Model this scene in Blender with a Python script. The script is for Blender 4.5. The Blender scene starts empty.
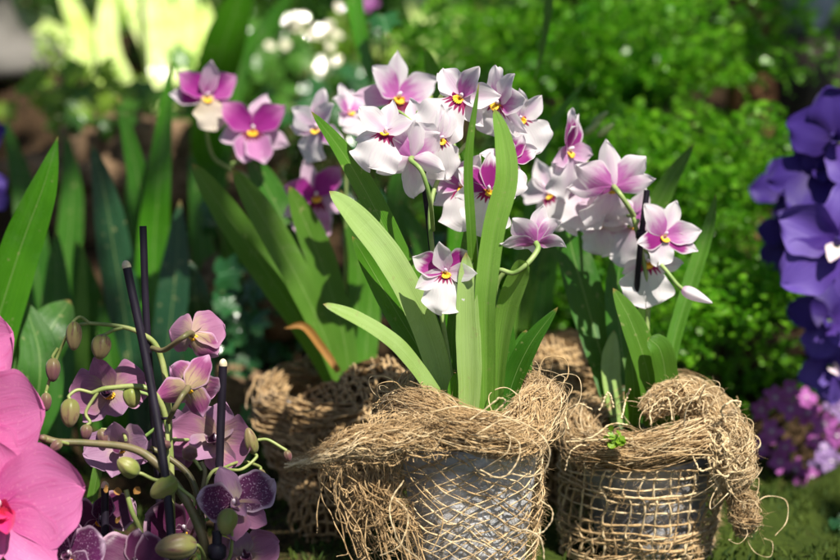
import bpy, math, random
import numpy as np
from mathutils import Vector
rng = np.random.default_rng(7)
random.seed(7)
sc = bpy.context.scene
COL = sc.collection

# ------------------------------------------------------------------ camera, sky, sun, exposure
PITCH = math.radians(12.0)
FPX = 2100.0                       # focal length in photo pixels (90 mm on 36 mm, 840 px wide)
RIGHT = np.array([1.0, 0, 0]); UP = np.array([0, math.sin(PITCH), math.cos(PITCH)])
BACK = np.array([0, -math.cos(PITCH), math.sin(PITCH)])
CAM = np.array([0, 0, 0.2236]) + 1.5 * BACK
cam_d = bpy.data.cameras.new('camera'); cam = bpy.data.objects.new('camera', cam_d); COL.objects.link(cam)
cam.location = CAM; cam.rotation_euler = (math.pi / 2 - PITCH, 0, 0)
cam_d.lens = 90; cam_d.sensor_width = 36; cam_d.clip_start = 0.05; cam_d.clip_end = 200
cam_d.dof.use_dof = True; cam_d.dof.focus_distance = 1.485; cam_d.dof.aperture_fstop = 4.0
cam_d.dof.aperture_blades = 0
sc.camera = cam

SUN = np.array([0.28, -0.45, 0.85]); SUN /= np.linalg.norm(SUN)
w = bpy.data.worlds.new('World'); sc.world = w; w.use_nodes = True
wt = w.node_tree; wt.nodes.clear()
sky = wt.nodes.new('ShaderNodeTexSky'); sky.sky_type = 'NISHITA'; sky.sun_disc = False
sky.sun_elevation = math.asin(SUN[2]); sky.sun_rotation = math.atan2(SUN[0], SUN[1])
bg = wt.nodes.new('ShaderNodeBackground'); bg.inputs['Strength'].default_value = 0.055
wo = wt.nodes.new('ShaderNodeOutputWorld')
wt.links.new(sky.outputs[0], bg.inputs[0]); wt.links.new(bg.outputs[0], wo.inputs[0])
sl = bpy.data.lights.new('sun', 'SUN'); sl.energy = 4.8; sl.angle = math.radians(0.53); sl.color = (1.0, 0.94, 0.84)
so = bpy.data.objects.new('sun', sl); COL.objects.link(so)
so.rotation_euler = Vector(SUN).to_track_quat('Z', 'Y').to_euler(); so.location = (1.2, -2, 3.5)
sc.view_settings.view_transform = 'Standard'; sc.view_settings.look = 'None'
sc.view_settings.exposure = 0.78; sc.view_settings.gamma = 1.0; sc.view_settings.use_curve_mapping = False
sc.render.engine = 'CYCLES'
sc.cycles.use_denoising = True
sc.cycles.max_bounces = 10; sc.cycles.transmission_bounces = 6; sc.cycles.diffuse_bounces = 5

# ------------------------------------------------------------------ helpers
def P(px, py, d=1.5):
    "world point seen at photo pixel (px,py) at depth d metres"
    return CAM + RIGHT * ((px - 420) / FPX * d) + UP * ((280 - py) / FPX * d) - BACK * d
def cv(x, y, z):
    "camera-frame direction (right, up, toward the viewer) to world"
    v = RIGHT * x + UP * y + BACK * z
    return v / np.linalg.norm(v)
def nrm(v):
    return v / (np.linalg.norm(v, axis=-1, keepdims=True) + 1e-12)

class MB:
    "collects vertices, faces, uvs and material slots of ONE mesh"
    def __init__(s): s.v = []; s.f = []; s.uv = []; s.m = []; s.n = 0
    def add(s, V, F, UV=None, m=0):
        V = np.asarray(V, float); F = np.asarray(F, int)
        s.v.append(V); s.f.append((F + s.n, m)); s.n += len(V)
        s.uv.append(np.zeros((len(V), 2)) if UV is None else np.asarray(UV, float))
    def build(s, name, mats, parent=None, origin=None, smooth=True):
        if not isinstance(mats, (list, tuple)): mats = [mats]
        V = np.concatenate(s.v)
        UV = np.concatenate(s.uv)
        loops = []; starts = []; tot = 0; mi = []
        for F, m in s.f:
            k = F.shape[1]
            loops.append(F.ravel()); starts.append(np.arange(len(F)) * k + tot); tot += F.size
            mi.append(np.full(len(F), m))
        loops = np.concatenate(loops).astype(np.int32); starts = np.concatenate(starts).astype(np.int32)
        mi = np.concatenate(mi).astype(np.int32)
        if origin is None and parent is not None: origin = org(parent)
        o0 = np.zeros(3) if origin is None else np.asarray(origin, float)
        me = bpy.data.meshes.new(name)
        me.vertices.add(len(V)); me.vertices.foreach_set('co', (V - o0).astype(np.float32).ravel())
        me.loops.add(len(loops)); me.loops.foreach_set('vertex_index', loops)
        me.polygons.add(len(starts)); me.polygons.foreach_set('loop_start', starts)
        ul = me.uv_layers.new(name='UVMap')
        ul.data.foreach_set('uv', UV[loops].astype(np.float32).ravel())
        for m in mats: me.materials.append(m)
        me.polygons.foreach_set('material_index', mi)
        if smooth: me.polygons.foreach_set('use_smooth', np.ones(len(starts), bool))
        me.update(calc_edges=True); me.validate()
        o = bpy.data.objects.new(name, me); COL.objects.link(o)
        if parent is not None:
            o.parent = parent; ORG[o] = o0
        else:
            o.location = o0; ORG[o] = o0
        return o
ORG = {}
def org(o): return ORG[o]
def thing(name, label, cat, loc, group=None):
    o = bpy.data.objects.new(name, None); COL.objects.link(o); o.empty_display_size = 0.02
    o.location = loc; ORG[o] = np.asarray(loc, float)
    tag(o, label, cat, group); return o
def tag(o, label=None, cat=None, group=None, kind=None):
    if label: o['label'] = label
    if cat: o['category'] = cat
    if group: o['group'] = group
    if kind: o['kind'] = kind
    return o

def cat(pts, n):
    "Catmull-Rom through pts, n samples"
    pts = np.asarray(pts, float); k = len(pts)
    if k == 2: pts = np.array([pts[0], (pts[0] + pts[1]) / 2, pts[1]]); k = 3
    E = np.vstack([2 * pts[0] - pts[1], pts, 2 * pts[-1] - pts[-2]])
    t = np.linspace(0, k - 1 - 1e-9, n); i = t.astype(int); f = (t - i)[:, None]
    p0, p1, p2, p3 = E[i], E[i + 1], E[i + 2], E[i + 3]
    return 0.5 * (2 * p1 + (p2 - p0) * f + (2 * p0 - 5 * p1 + 4 * p2 - p3) * f ** 2 + (3 * p1 - p0 - 3 * p2 + p3) * f ** 3)
def gridf(a, b, wrap=False):
    i, j = np.meshgrid(np.arange(a - 1), np.arange(b if wrap else b - 1), indexing='ij')
    j2 = (j + 1) % b
    return np.stack([i * b + j, i * b + j2, (i + 1) * b + j2, (i + 1) * b + j], -1).reshape(-1, 4)
def tube(mb, pts, r, sides=6, m=0, caps=True, r2=None):
    pts = np.asarray(pts, float); n = len(pts)
    r = np.broadcast_to(np.asarray(r, float), (n,)) if np.ndim(r) == 0 or len(r) == n else np.interp(np.linspace(0, 1, n), np.linspace(0, 1, len(r)), r)
    T = nrm(np.gradient(pts, axis=0))
    N = np.zeros_like(T); a = np.array([0.31, 0.2, 0.93]); a = a - T[0] * a.dot(T[0])
    if np.linalg.norm(a) < .1: a = np.array([1., 0, 0]) - T[0] * T[0][0]
    a /= np.linalg.norm(a)
    for i in range(n):
        a = a - T[i] * a.dot(T[i]); a /= np.linalg.norm(a) + 1e-12; N[i] = a
    B = np.cross(T, N)
    th = np.linspace(0, 2 * np.pi, sides, endpoint=False)
    V = pts[:, None] + r[:, None, None] * (np.cos(th)[None, :, None] * N[:, None] + np.sin(th)[None, :, None] * B[:, None])
    seg = np.concatenate([[0], np.cumsum(np.linalg.norm(np.diff(pts, axis=0), axis=1))])
    UV = np.stack(np.broadcast_arrays((th / 6.2832)[None, :], (seg / (seg[-1] + 1e-9))[:, None]), -1).reshape(-1, 2)
    mb.add(V.reshape(-1, 3), gridf(n, sides, True), UV, m)
    if caps and r[-1] > 2e-4:
        for e in (0, n - 1):
            c = len(mb.v)
            ring = V[e]; mb.add(np.vstack([ring, pts[e]]), [[k, (k + 1) % sides, sides] if e else [(k + 1) % sides, k, sides] for k in range(sides)],
                                np.tile([[.5, float(e > 0)]], (sides + 1, 1)), m)
def smooth_noise(n, k, amp):
    "1-D smooth vector noise: n samples, k control points"
    return cat(rng.normal(0, amp, (max(k, 3), 3)), n)
def blob(mb, c, axis, a, b, m=0, nu=14, nv=12, taper=0.0, ridges=0, ridge=0.0):
    "bud-like body: half length a along axis, radius b; taper narrows the tip; ridges along it"
    axis = nrm(np.asarray(axis, float)); h = np.array([0.2, 0.9, 0.4]); x = nrm(np.cross(axis, h)); y = np.cross(axis, x)
    t = np.linspace(-1, 1, nv); s = np.sin(t * np.pi / 2)
    rad = b * np.sqrt(np.clip(1 - s ** 2, 0, 1)) * (1 - taper * (s + 1) / 2 * .8)
    th = np.linspace(0, 2 * np.pi, nu, endpoint=False)
    k = 1 + ridge * np.cos(ridges * th)
    V = c + axis * (s * a)[:, None, None] + rad[:, None, None] * k[None, :, None] * (np.cos(th)[None, :, None] * x + np.sin(th)[None, :, None] * y)
    UV = np.stack(np.broadcast_arrays((th / 6.2832)[None, :], ((s + 1) / 2)[:, None]), -1).reshape(-1, 2)
    mb.add(V.reshape(-1, 3), gridf(nv, nu, True), UV, m)

def sheet(mb, C, width, nvec, fold=0.25, nu=9, prof=None, twist=0.0, m=0, ruffle=0.0, seed=0, curl=0.0):
    "strap leaf along the centre line C; width = full width in metres; nvec = face normal hint"
    n = len(C); T = nrm(np.gradient(C, axis=0)); v = np.linspace(0, 1, n)
    nv_ = np.broadcast_to(np.asarray(nvec, float), (n, 3))
    S = nrm(np.cross(T, nv_)); N = np.cross(S, T)
    tw = np.linspace(0, twist, n) if np.ndim(twist) == 0 else np.interp(v, np.linspace(0, 1, len(twist)), twist)
    S, N = S * np.cos(tw)[:, None] + N * np.sin(tw)[:, None], N * np.cos(tw)[:, None] - S * np.sin(tw)[:, None]
    W = width / 2 * prof(v) * (1 + .03 * np.sin(v * 11 + seed) + .012 * np.sin(v * 37 + 2 * seed))
    u = np.linspace(-1, 1, nu)
    ph = seed * 1.7
    z = fold * (1.15 * np.sqrt(u ** 2 + .012) - .12)[None] * (1 - 0.45 * v)[:, None] + curl * (u ** 2)[None] + ruffle * (u ** 2)[None] * np.sin(v * 15 + ph)[:, None] * np.sign(u)[None]
    z = z + 0.03 * np.sin(u * 9 + ph)[None] * np.ones(n)[:, None]
    V = C[:, None] + W[:, None, None] * (u[None, :, None] * S[:, None] + z[..., None] * N[:, None])
    UV = np.stack(np.broadcast_arrays(((u + 1) / 2)[None], v[:, None]), -1).reshape(-1, 2)
    mb.add(V.reshape(-1, 3), gridf(n, nu), UV, m)
def sword(base=.55, k=4.0, e=.8):
    return lambda v: (base + (1 - base) * np.sin(np.pi * np.clip(v / .6, 0, 1) / 2)) * (1 - v ** k) ** e + 0.004
def leaf(root, pix, wpx, mat, n=None, fold=.22, base=.55, k=4.0, e=.8, twist=0.0, name='leaf', seg=34, ruffle=.02, label=None, curl=0.0):
    "pix: list of (px,py,d) from base to tip"
    C = cat([P(*p) for p in pix], seg); dm = np.mean([p[2] for p in pix])
    mb = MB(); sheet(mb, C, wpx * dm / FPX, cv(0, .35, 1) if n is None else n, fold, prof=sword(base, k, e), twist=twist,
                     ruffle=ruffle, seed=rng.uniform(0, 9), curl=curl)
    o = mb.build(name, mat, root)
    if label: o['label'] = label
    return o
def stem(root, pix, r, mat, name='flower_stem', seg=None, sides=8):
    mb = MB(); pts = cat([P(*p) for p in pix], seg or 8 * len(pix)); tube(mb, pts, r, sides)
    return mb.build(name, mat, root)

# ------------------------------------------------------------------ materials
class NT:
    def __init__(s, name):
        s.mat = bpy.data.materials.new(name); s.mat.use_nodes = True
        s.t = s.mat.node_tree; s.t.nodes.clear()
    def n(s, typ, ins=None, **props):
        nd = s.t.nodes.new('ShaderNode' + typ)
        for k, v in props.items(): setattr(nd, k, v)
        for k, v in (ins or {}).items():
            if hasattr(v, 'is_output'): s.t.links.new(v, nd.inputs[k])
            else:
                if isinstance(v, tuple) and len(v) == 3 and nd.inputs[k].type == 'RGBA': v = (*v, 1)
                nd.inputs[k].default_value = v
        return nd
    def math(s, op, a, b=0.0, c=0.0, clamp=False):
        return s.n('Math', {0: a, 1: b, 2: c}, operation=op, use_clamp=clamp).outputs[0]
    def mix(s, f, a, b, blend='MIX'):
        return s.n('Mix', {0: f, 6: a, 7: b}, data_type='RGBA', blend_type=blend).outputs[2]
    def step(s, x, lo, hi):
        return s.n('MapRange', {0: x, 1: lo, 2: hi, 3: 0.0, 4: 1.0}, interpolation_type='SMOOTHSTEP').outputs[0]
    def uv(s):
        u = s.n('UVMap', uv_map='UVMap').outputs[0]; x = s.n('SeparateXYZ', {0: u})
        return u, x.outputs[0], x.outputs[1]
    def obj(s): return s.n('TexCoord').outputs['Object']
    def noise(s, vec, scale, detail=3.0, rough=.5, dist=0.0):
        return s.n('TexNoise', {'Vector': vec, 'Scale': scale, 'Detail': detail, 'Roughness': rough, 'Distortion': dist}).outputs[0]
    def comb(s, x, y, z=0.0): return s.n('CombineXYZ', {0: x, 1: y, 2: z}).outputs[0]
    def rand(s): return s.n('ObjectInfo').outputs['Random']
    def out(s, col, rough=.5, spec=.5, bump=None, bstr=.3, bdist=.001, trans=0.0, tcol=None, sheen=0.0, coat=0.0):
        ins = {'Base Color': col, 'Roughness': rough, 'Specular IOR Level': spec}
        if sheen: ins['Sheen Weight'] = sheen
        if coat: ins['Coat Weight'] = coat
        p = s.n('BsdfPrincipled', ins)
        nrmo = None
        if bump is not None:
            b = s.n('Bump', {'Height': bump, 'Strength': bstr, 'Distance': bdist}); nrmo = b.outputs[0]
            s.t.links.new(nrmo, p.inputs['Normal'])
        sh = p.outputs[0]
        if trans:
            t = s.n('BsdfTranslucent', {'Color': tcol if tcol is not None else col})
            sh = s.n('MixShader', {0: trans, 1: sh, 2: t.outputs[0]}).outputs[0]
        o = s.n('OutputMaterial', {0: sh}); return s.mat

def leaf_mat(name, a, b, rib=(.3, .42, .14), rough=.4, trans=.3, tcol=None, stripes=46.0, spec=.5, ribw=.022, ribamt=.5, mottle=9.0):
    t = NT(name); uv, u, v = t.uv()
    lines = t.noise(t.comb(t.math('MULTIPLY', u, stripes), t.math('MULTIPLY', v, 2.2), t.math('MULTIPLY', t.rand(), 20.0)), 1.0, 2.0)
    mot = t.noise(t.obj(), mottle * 3, 4.0)
    f = t.math('ADD', t.math('MULTIPLY', t.step(lines, .3, .7), .4), t.math('MULTIPLY', t.step(mot, .3, .7), .45))
    f = t.math('ADD', t.math('SUBTRACT', f, .12), t.math('MULTIPLY', t.rand(), .36), clamp=True)
    col = t.mix(f, a, b)
    r = t.step(t.math('ABSOLUTE', t.math('SUBTRACT', u, .5)), ribw, ribw * .2)
    col = t.mix(t.math('MULTIPLY', r, ribamt), col, rib)
    # old, slightly yellowed tip and a few scars
    tip = t.step(t.math('ADD', v, t.math('MULTIPLY', mot, .06)), .985, 1.03)
    col = t.mix(tip, col, (.30, .21, .06))
    sc_ = t.noise(t.obj(), 160.0, 2.0); col = t.mix(t.math('MULTIPLY', t.step(sc_, .66, .74), .45), col, (.34, .34, .14))
    du = t.noise(t.obj(), 14.0, 6.0, .7, .6); col = t.mix(t.math('MULTIPLY', t.step(du, .54, .74), .22), col, (.30, .32, .20)); ro_d = t.step(du, .40, .70)
    ro = t.math('ADD', rough, t.math('MULTIPLY', t.math('SUBTRACT', ro_d, .6), .30))
    tc = t.mix(.55, col, tcol if tcol else (.30, .55, .02))
    return t.out(col, ro, spec, bump=t.math('ADD', lines, t.math('MULTIPLY', mot, .6)), bstr=.5, bdist=.0009, trans=trans, tcol=tc)

def petal_mat(name, tip, base, lo, hi, vein=(.6, .2, .5), veinamt=.25, edge=0.0, edgecol=(.9, .85, .9), trans=.5, mid=0.0, midcol=(.6, .2, .5),
              rough=.55, freq=26.0, ragged=.28, speck=0.0, speckcol=(.9, .85, .9), eye=None):
    "petal pigment: base colour up to v=lo..hi, then tip colour; veins; edge band; midline blush"
    t = NT(name); uv, u, v = t.uv(); rd = t.math('MULTIPLY', t.rand(), 30.0)
    cu = t.math('ABSOLUTE', t.math('SUBTRACT', u, .5))
    n1 = t.noise(t.comb(t.math('MULTIPLY', u, 7.0), t.math('MULTIPLY', v, 3.0), rd), 1.0, 4.0, .6)
    vn = t.noise(t.comb(t.math('MULTIPLY', u, freq), t.math('MULTIPLY', v, 2.0), rd), 1.0, 3.0, .6)
    vv = t.math('ADD', v, t.math('MULTIPLY', t.math('SUBTRACT', n1, .5), ragged * 2))
    vv = t.math('ADD', vv, t.math('MULTIPLY', t.math('SUBTRACT', vn, .5), ragged * .8))
    f = t.step(vv, lo, hi)
    col = t.mix(f, base, tip)
    if mid:
        mm = t.math('MULTIPLY', t.step(cu, .3, .02), t.step(v, 1.0, .5)); col = t.mix(t.math('MULTIPLY', mm, mid), col, midcol)
    col = t.mix(t.math('MULTIPLY', t.step(vn, .5, .72), veinamt), col, vein)
    if edge:
        e = t.math('MAXIMUM', t.math('MULTIPLY', cu, 2.0), v)
        e = t.math('ADD', e, t.math('MULTIPLY', t.math('SUBTRACT', n1, .5), .18))
        col = t.mix(t.math('MULTIPLY', t.step(e, .80, .97), edge), col, edgecol)
    if speck:
        s_ = t.noise(t.comb(t.math('MULTIPLY', u, 24.0), t.math('MULTIPLY', v, 26.0), rd), 1.0, 2.0)
        col = t.mix(t.math('MULTIPLY', t.step(s_, .60, .66), speck), col, speckcol)
    if eye:
        ycol, rcol, ye, re_ = eye
        rays = t.n('TexWave', {'Vector': t.comb(u, 0.0), 'Scale': 2.0, 'Distortion': 0.0}, wave_type='BANDS').outputs[1]
        vr = t.math('ADD', v, t.math('MULTIPLY', rays, -.10)); vr = t.math('ADD', vr, t.math('MULTIPLY', cu, .12))
        vr = t.math('ADD', vr, t.math('MULTIPLY', t.math('SUBTRACT', n1, .5), .10))
        col = t.mix(t.step(vr, re_, re_ - .05), col, rcol)
        vy = t.math('ADD', v, t.math('MULTIPLY', cu, .35)); col = t.mix(t.step(vy, ye, ye - .04), col, ycol)
    bm = t.math('ADD', vn, t.math('MULTIPLY', n1, .7))
    return t.out(col, rough, .3, bump=bm, bstr=.4, bdist=.0007, trans=trans, sheen=.15)

def simple_mat(name, a, b, scale=30., rough=.6, spec=.4, trans=0.0, bstr=.3, bdist=.001, stretch=None, detail=4.0, lo=.35, hi=.65, sheen=0.0):
    t = NT(name); vec = t.obj()
    if stretch: vec = t.n('Mapping', {'Vector': vec, 'Scale': stretch}).outputs[0]
    n = t.noise(vec, scale, detail, .6)
    col = t.mix(t.step(n, lo, hi), a, b)
    return t.out(col, rough, spec, bump=n, bstr=bstr, bdist=bdist, trans=trans, sheen=sheen)

WHITE = (.88, .84, .86); MAG = (.42, .035, .30)
M = {}
M['leaf'] = leaf_mat('orchid leaf', (.045, .160, .008), (.095, .245, .022), rough=.45, spec=.35)
M['leaf_sunlit'] = leaf_mat('sunlit orchid leaf', (.290, .450, .105), (.420, .590, .215), rough=.38, ribamt=.45, spec=.5)  # sunlit copy of the orchid leaf, sun put into its pale colour
M['leaf_halflit'] = leaf_mat('half-lit orchid leaf', (.150, .330, .038), (.250, .450, .085), rough=.40, ribamt=.4, spec=.45)  # half-lit copy, toned between the shaded and sunlit orchid leaf
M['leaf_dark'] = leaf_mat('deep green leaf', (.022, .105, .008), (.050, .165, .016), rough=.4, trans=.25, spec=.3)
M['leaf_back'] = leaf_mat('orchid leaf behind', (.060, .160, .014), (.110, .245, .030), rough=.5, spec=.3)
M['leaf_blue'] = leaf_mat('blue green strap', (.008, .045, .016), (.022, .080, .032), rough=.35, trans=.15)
M['leaf_grass'] = leaf_mat('fresh strap', (.030, .165, .006), (.080, .290, .014), rough=.33, trans=.35)
M['leaf_glare'] = leaf_mat('glare-painted strap', (.50, .70, .12), (.80, .88, .46), rough=.30, trans=.22, tcol=(.75, .85, .3), stripes=14., spec=.7)  # pale tones stand for leaves overexposed by sun glare
M['leaf_dry'] = leaf_mat('dry leaf', (.36, .16, .03), (.52, .26, .07), rough=.6, trans=.3, tcol=(.6, .25, .05))
M['ivy'] = leaf_mat('ivy leaf', (.012, .065, .018), (.030, .120, .035), rib=(.16, .3, .16), rough=.35, trans=.12, stripes=10., ribw=.03)
M['fern'] = leaf_mat('fern leaflet', (.024, .165, .005), (.23, .52, .018), rough=.45, trans=.45, tcol=(.14, .58, .02), stripes=8., ribamt=0.0)
M['shrub'] = leaf_mat('shrub leaf', (.030, .120, .014), (.090, .240, .025), rough=.4, trans=.35, stripes=8.)
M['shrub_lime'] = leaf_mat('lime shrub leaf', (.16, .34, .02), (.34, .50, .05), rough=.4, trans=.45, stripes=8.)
HALF = nrm(SUN + nrm(CAM - P(300, 40, 2.5)))
M['canopy'] = leaf_mat('canopy leaf', (.04, .11, .015), (.07, .16, .03), rough=.5, trans=.12, stripes=8.)
M['stem'] = simple_mat('flower stem', (.20, .33, .08), (.34, .44, .16), 60., .45, trans=.1)
M['stem_dark'] = simple_mat('dark flower stem', (.10, .15, .04), (.22, .22, .08), 70., .5)
M['phal_stem'] = simple_mat('brownish spike', (.10, .105, .04), (.18, .14, .07), 60., .45)
M['phal_stem_green'] = simple_mat('green spike', (.20, .26, .07), (.33, .36, .13), 60., .45)
M['fern_stem'] = simple_mat('fern wire stem', (.05, .06, .02), (.10, .16, .04), 80.)
M['stake'] = simple_mat('dark plastic stake', (.006, .004, .009), (.016, .011, .022), 120., .5, .3, bstr=.2, stretch=(1, 1, .08))
M['stake_cut'] = simple_mat('cut bamboo', (.62, .50, .32), (.80, .70, .50), 400., .7)
M['m_white'] = petal_mat('white petal', WHITE, (.76, .52, .72), .0, .30, vein=(.72, .46, .68), veinamt=.38, mid=.42, midcol=(.62, .30, .58))
M['m_blush'] = petal_mat('blush petal', (.84, .76, .82), (.58, .16, .50), .25, .72, veinamt=.22, mid=.35, midcol=(.58, .2, .5), edge=.8, edgecol=WHITE, vein=(.60, .24, .5))
M['m_mag'] = petal_mat('magenta petal', (.84, .74, .82), (.37, .022, .26), .60, .84, veinamt=.12, edge=.75, edgecol=WHITE, vein=(.30, .01, .22), ragged=.15)
M['m_magdeep'] = petal_mat('deep magenta petal', (.64, .22, .52), (.42, .030, .32), .5, .95, veinamt=.2, edge=.35, edgecol=(.75, .5, .7), vein=(.28, .01, .2), ragged=.12)
M['m_pink'] = petal_mat('pink sepal', (.80, .56, .74), (.62, .26, .54), .15, .7, veinamt=.2, edge=.7, edgecol=(.84, .74, .82))
M['m_lip'] = petal_mat('white lip', WHITE, (.80, .70, .80), .1, .3, veinamt=.22, vein=(.70, .46, .66), eye=((.80, .42, .015), (.38, .012, .13), .13, .22))
M['m_lip_bare'] = petal_mat('white lip back', WHITE, (.72, .46, .68), .0, .5, veinamt=.3, vein=(.68, .44, .66), mid=.3, midcol=(.66, .36, .62))
M['m_lip_pink'] = petal_mat('pink lip', (.66, .26, .56), (.74, .46, .68), .1, .45, veinamt=.25, vein=(.45, .1, .36), edge=.6, edgecol=(.82, .7, .8), eye=((.80, .36, .01), (.25, .010, .07), .20, .30))
M['m_cream'] = petal_mat('cream lip', (.78, .70, .58), (.72, .58, .40), .1, .6, veinamt=.15, vein=(.7, .5, .5))
M['callus'] = simple_mat('yellow callus', (.80, .40, .01), (.88, .60, .06), 300., .5)
M['column'] = simple_mat('white column', (.82, .74, .80), (.74, .55, .70), 200., .5)
M['p_mauve'] = petal_mat('mauve petal', (.38, .15, .28), (.44, .30, .24), .15, .6, vein=(.22, .05, .16), veinamt=.40, edge=.45, edgecol=(.46, .24, .40), trans=.3)
M['p_lilac'] = petal_mat('lilac petal', (.39, .21, .35), (.46, .35, .31), .15, .6, vein=(.26, .09, .22), veinamt=.35, edge=.3, edgecol=(.48, .32, .47), trans=.3)
M['p_stripe'] = petal_mat('striped mauve petal', (.34, .075, .22), (.46, .33, .20), .25, .7, vein=(.16, .02, .12), veinamt=.65, edge=.8, edgecol=(.66, .38, .58), trans=.25, freq=14.)
M['p_plum'] = petal_mat('plum petal', (.085, .008, .065), (.060, .006, .045), .2, .8, vein=(.16, .02, .12), veinamt=.35, edge=.8, edgecol=(.55, .40, .52), speck=.75, speckcol=(.45, .28, .42), trans=.15, rough=.4)
M['p_plumplain'] = petal_mat('plain plum petal', (.075, .008, .050), (.11, .02, .07), .2, .8, vein=(.14, .02, .1), veinamt=.35, edge=.75, edgecol=(.55, .36, .46), trans=.15, rough=.4)
M['p_bud'] = petal_mat('olive bud', (.23, .175, .08), (.18, .18, .05), .1, .7, vein=(.12, .035, .05), veinamt=.85, trans=.08, freq=11., rough=.42)
M['p_budgreen'] = petal_mat('green bud', (.28, .27, .08), (.19, .23, .045), .2, .9, vein=(.22, .14, .08), veinamt=.45, trans=.08, freq=10., rough=.4)
M['p_budred'] = petal_mat('purplish bud', (.15, .07, .065), (.17, .14, .06), .1, .6, vein=(.14, .03, .08), veinamt=.6, trans=.08, freq=11., rough=.42)
M['p_pink'] = petal_mat('hot pink petal', (.68, .18, .43), (.56, .07, .30), .0, .5, vein=(.56, .07, .26), veinamt=.45, trans=.35, freq=30., speck=.35, speckcol=(.78, .27, .47), mid=.25, midcol=(.62, .07, .28), rough=.5)
M['p_pinklip'] = petal_mat('red pink lip', (.70, .03, .20), (.60, .02, .12), .2, .7, vein=(.45, .01, .08), veinamt=.5, trans=.2, eye=((.75, .35, .05), (.45, .01, .05), .12, .3))
M['v_violet'] = petal_mat('violet petal', (.12, .065, .36), (.075, .026, .25), .1, .7, vein=(.05, .015, .26), veinamt=.5, trans=.3, freq=18.)
M['v_violetdark'] = petal_mat('dark violet petal', (.042, .016, .19), (.03, .008, .13), .1, .7, vein=(.03, .008, .16), veinamt=.4, trans=.25, freq=18.)
M['v_eye'] = simple_mat('pale violet lip', (.55, .42, .55), (.65, .55, .50), 200.)
M['eye_v'] = M['v_violetdark']
M['s_pink'] = petal_mat('small magenta petal', (.46, .12, .44), (.54, .30, .52), .1, .4, vein=(.35, .06, .33), veinamt=.3, trans=.35)
M['s_lilac'] = petal_mat('small lilac petal', (.40, .25, .54), (.5, .38, .6), .1, .4, vein=(.35, .2, .5), veinamt=.3, trans=.35)
M['jute'] = simple_mat('jute yarn', (.38, .24, .10), (.62, .43, .22), 260., .85, .2, trans=.12, bstr=.6, bdist=.0006, lo=.3, hi=.62, sheen=.3)
M['jute_pale'] = simple_mat('pale jute yarn', (.54, .39, .20), (.80, .63, .38), 260., .85, .2, trans=.12, bstr=.6, bdist=.0006, lo=.3, hi=.62, sheen=.3)
M['jute_brown'] = simple_mat('brown jute', (.28, .17, .07), (.54, .37, .19), 200., .9, .15, trans=.08, bstr=.7, bdist=.001, sheen=.2)
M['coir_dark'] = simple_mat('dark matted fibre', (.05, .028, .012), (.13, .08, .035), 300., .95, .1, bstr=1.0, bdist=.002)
M['coir'] = simple_mat('matted fibre', (.14, .085, .035), (.36, .235, .11), 420., .95, .1, bstr=1.0, bdist=.002)

def plastic_mat(name, a, b):
    t = NT(name); o = t.obj()
    n1 = t.noise(o, 26., 3.0, .5, 1.2); n2 = t.noise(t.n('Mapping', {'Vector': o, 'Scale': (1, 1, 2.2)}).outputs[0], 90., 3.0, .5, 2.0)
    col = t.mix(t.step(n1, .35, .66), a, b)
    dirt = t.noise(o, 260., 3.0); col = t.mix(t.math('MULTIPLY', t.step(dirt, .58, .75), .35), col, (.12, .09, .06))
    return t.out(col, .55, .3, bump=t.math('ADD', n1, t.math('MULTIPLY', n2, .3)), bstr=.6, bdist=.006)
M['pot'] = plastic_mat('pale grey plastic', (.38, .39, .41), (.68, .69, .72))
M['pot_dark'] = plastic_mat('dark grey plastic', (.20, .20, .21), (.46, .47, .49))
M['soil'] = simple_mat('potting bark', (.030, .018, .010), (.12, .07, .035), 120., .95, bstr=1., bdist=.004)

# ------------------------------------------------------------------ ground (one sheet: moss bed near, a fibrous bank rising behind)
def hgt(x, y):
    r = 0.30 / (1 + np.exp(-(y - 0.82) * 7)) * (1 - .35 / (1 + np.exp(-(x - .15) * 8)))
    b = .018 * np.sin(x * 9 + 1) * np.sin(y * 7 + .5) + .010 * np.sin(x * 23 + y * 11) + .006 * np.sin(x * 51 - y * 37) + .004 * np.sin(x * 90 + 3 * np.sin(y * 80))
    m_ = 1 / (1 + np.exp(-(y - .12) * 14))
    return r + b * (.35 + .9 * m_) * np.exp(-np.clip(np.abs(x) - 2, 0, 9)) - 0.012
def ground_mat():
    t = NT('moss and fibre ground'); o = t.obj()
    n = t.noise(o, 9., 5.0, .6); f = t.noise(o, 70., 5.0, .65, 1.0)
    fib = t.noise(t.n('Mapping', {'Vector': o, 'Scale': (1, 1, .25), 'Rotation': (.4, .7, .3)}).outputs[0], 240., 3.0)
    soil = t.mix(t.step(fib, .35, .65), (.018, .011, .006), (.075, .045, .022))
    moss = t.mix(f, (.014, .030, .004), (.060, .085, .010))
    x = t.n('SeparateXYZ', {0: o})
    k = t.math('ADD', t.step(x.outputs[1], .40, .26), t.math('MULTIPLY', t.math('SUBTRACT', n, .55), 1.6))
    k = t.math('MULTIPLY', t.step(k, .35, .75), t.step(t.math('ADD', x.outputs[0], t.math('MULTIPLY', n, .2)), -.08, .16))
    col = t.mix(k, soil, moss)
    return t.out(col, .95, .15, bump=t.math('ADD', f, t.math('MULTIPLY', fib, .6)), bstr=1., bdist=.006)
xs = np.concatenate([np.linspace(-30, -1.6, 12)[:-1], np.linspace(-1.6, 1.6, 200), np.linspace(1.6, 30, 12)[1:]])
ys = np.concatenate([np.linspace(-20, -1.0, 10)[:-1], np.linspace(-1.0, 2.4, 190), np.linspace(2.4, 60, 14)[1:]])
X, Y = np.meshgrid(xs, ys, indexing='ij')
mb = MB(); mb.add(np.stack([X, Y, hgt(X, Y)], -1).reshape(-1, 3), gridf(len(xs), len(ys)))
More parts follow.
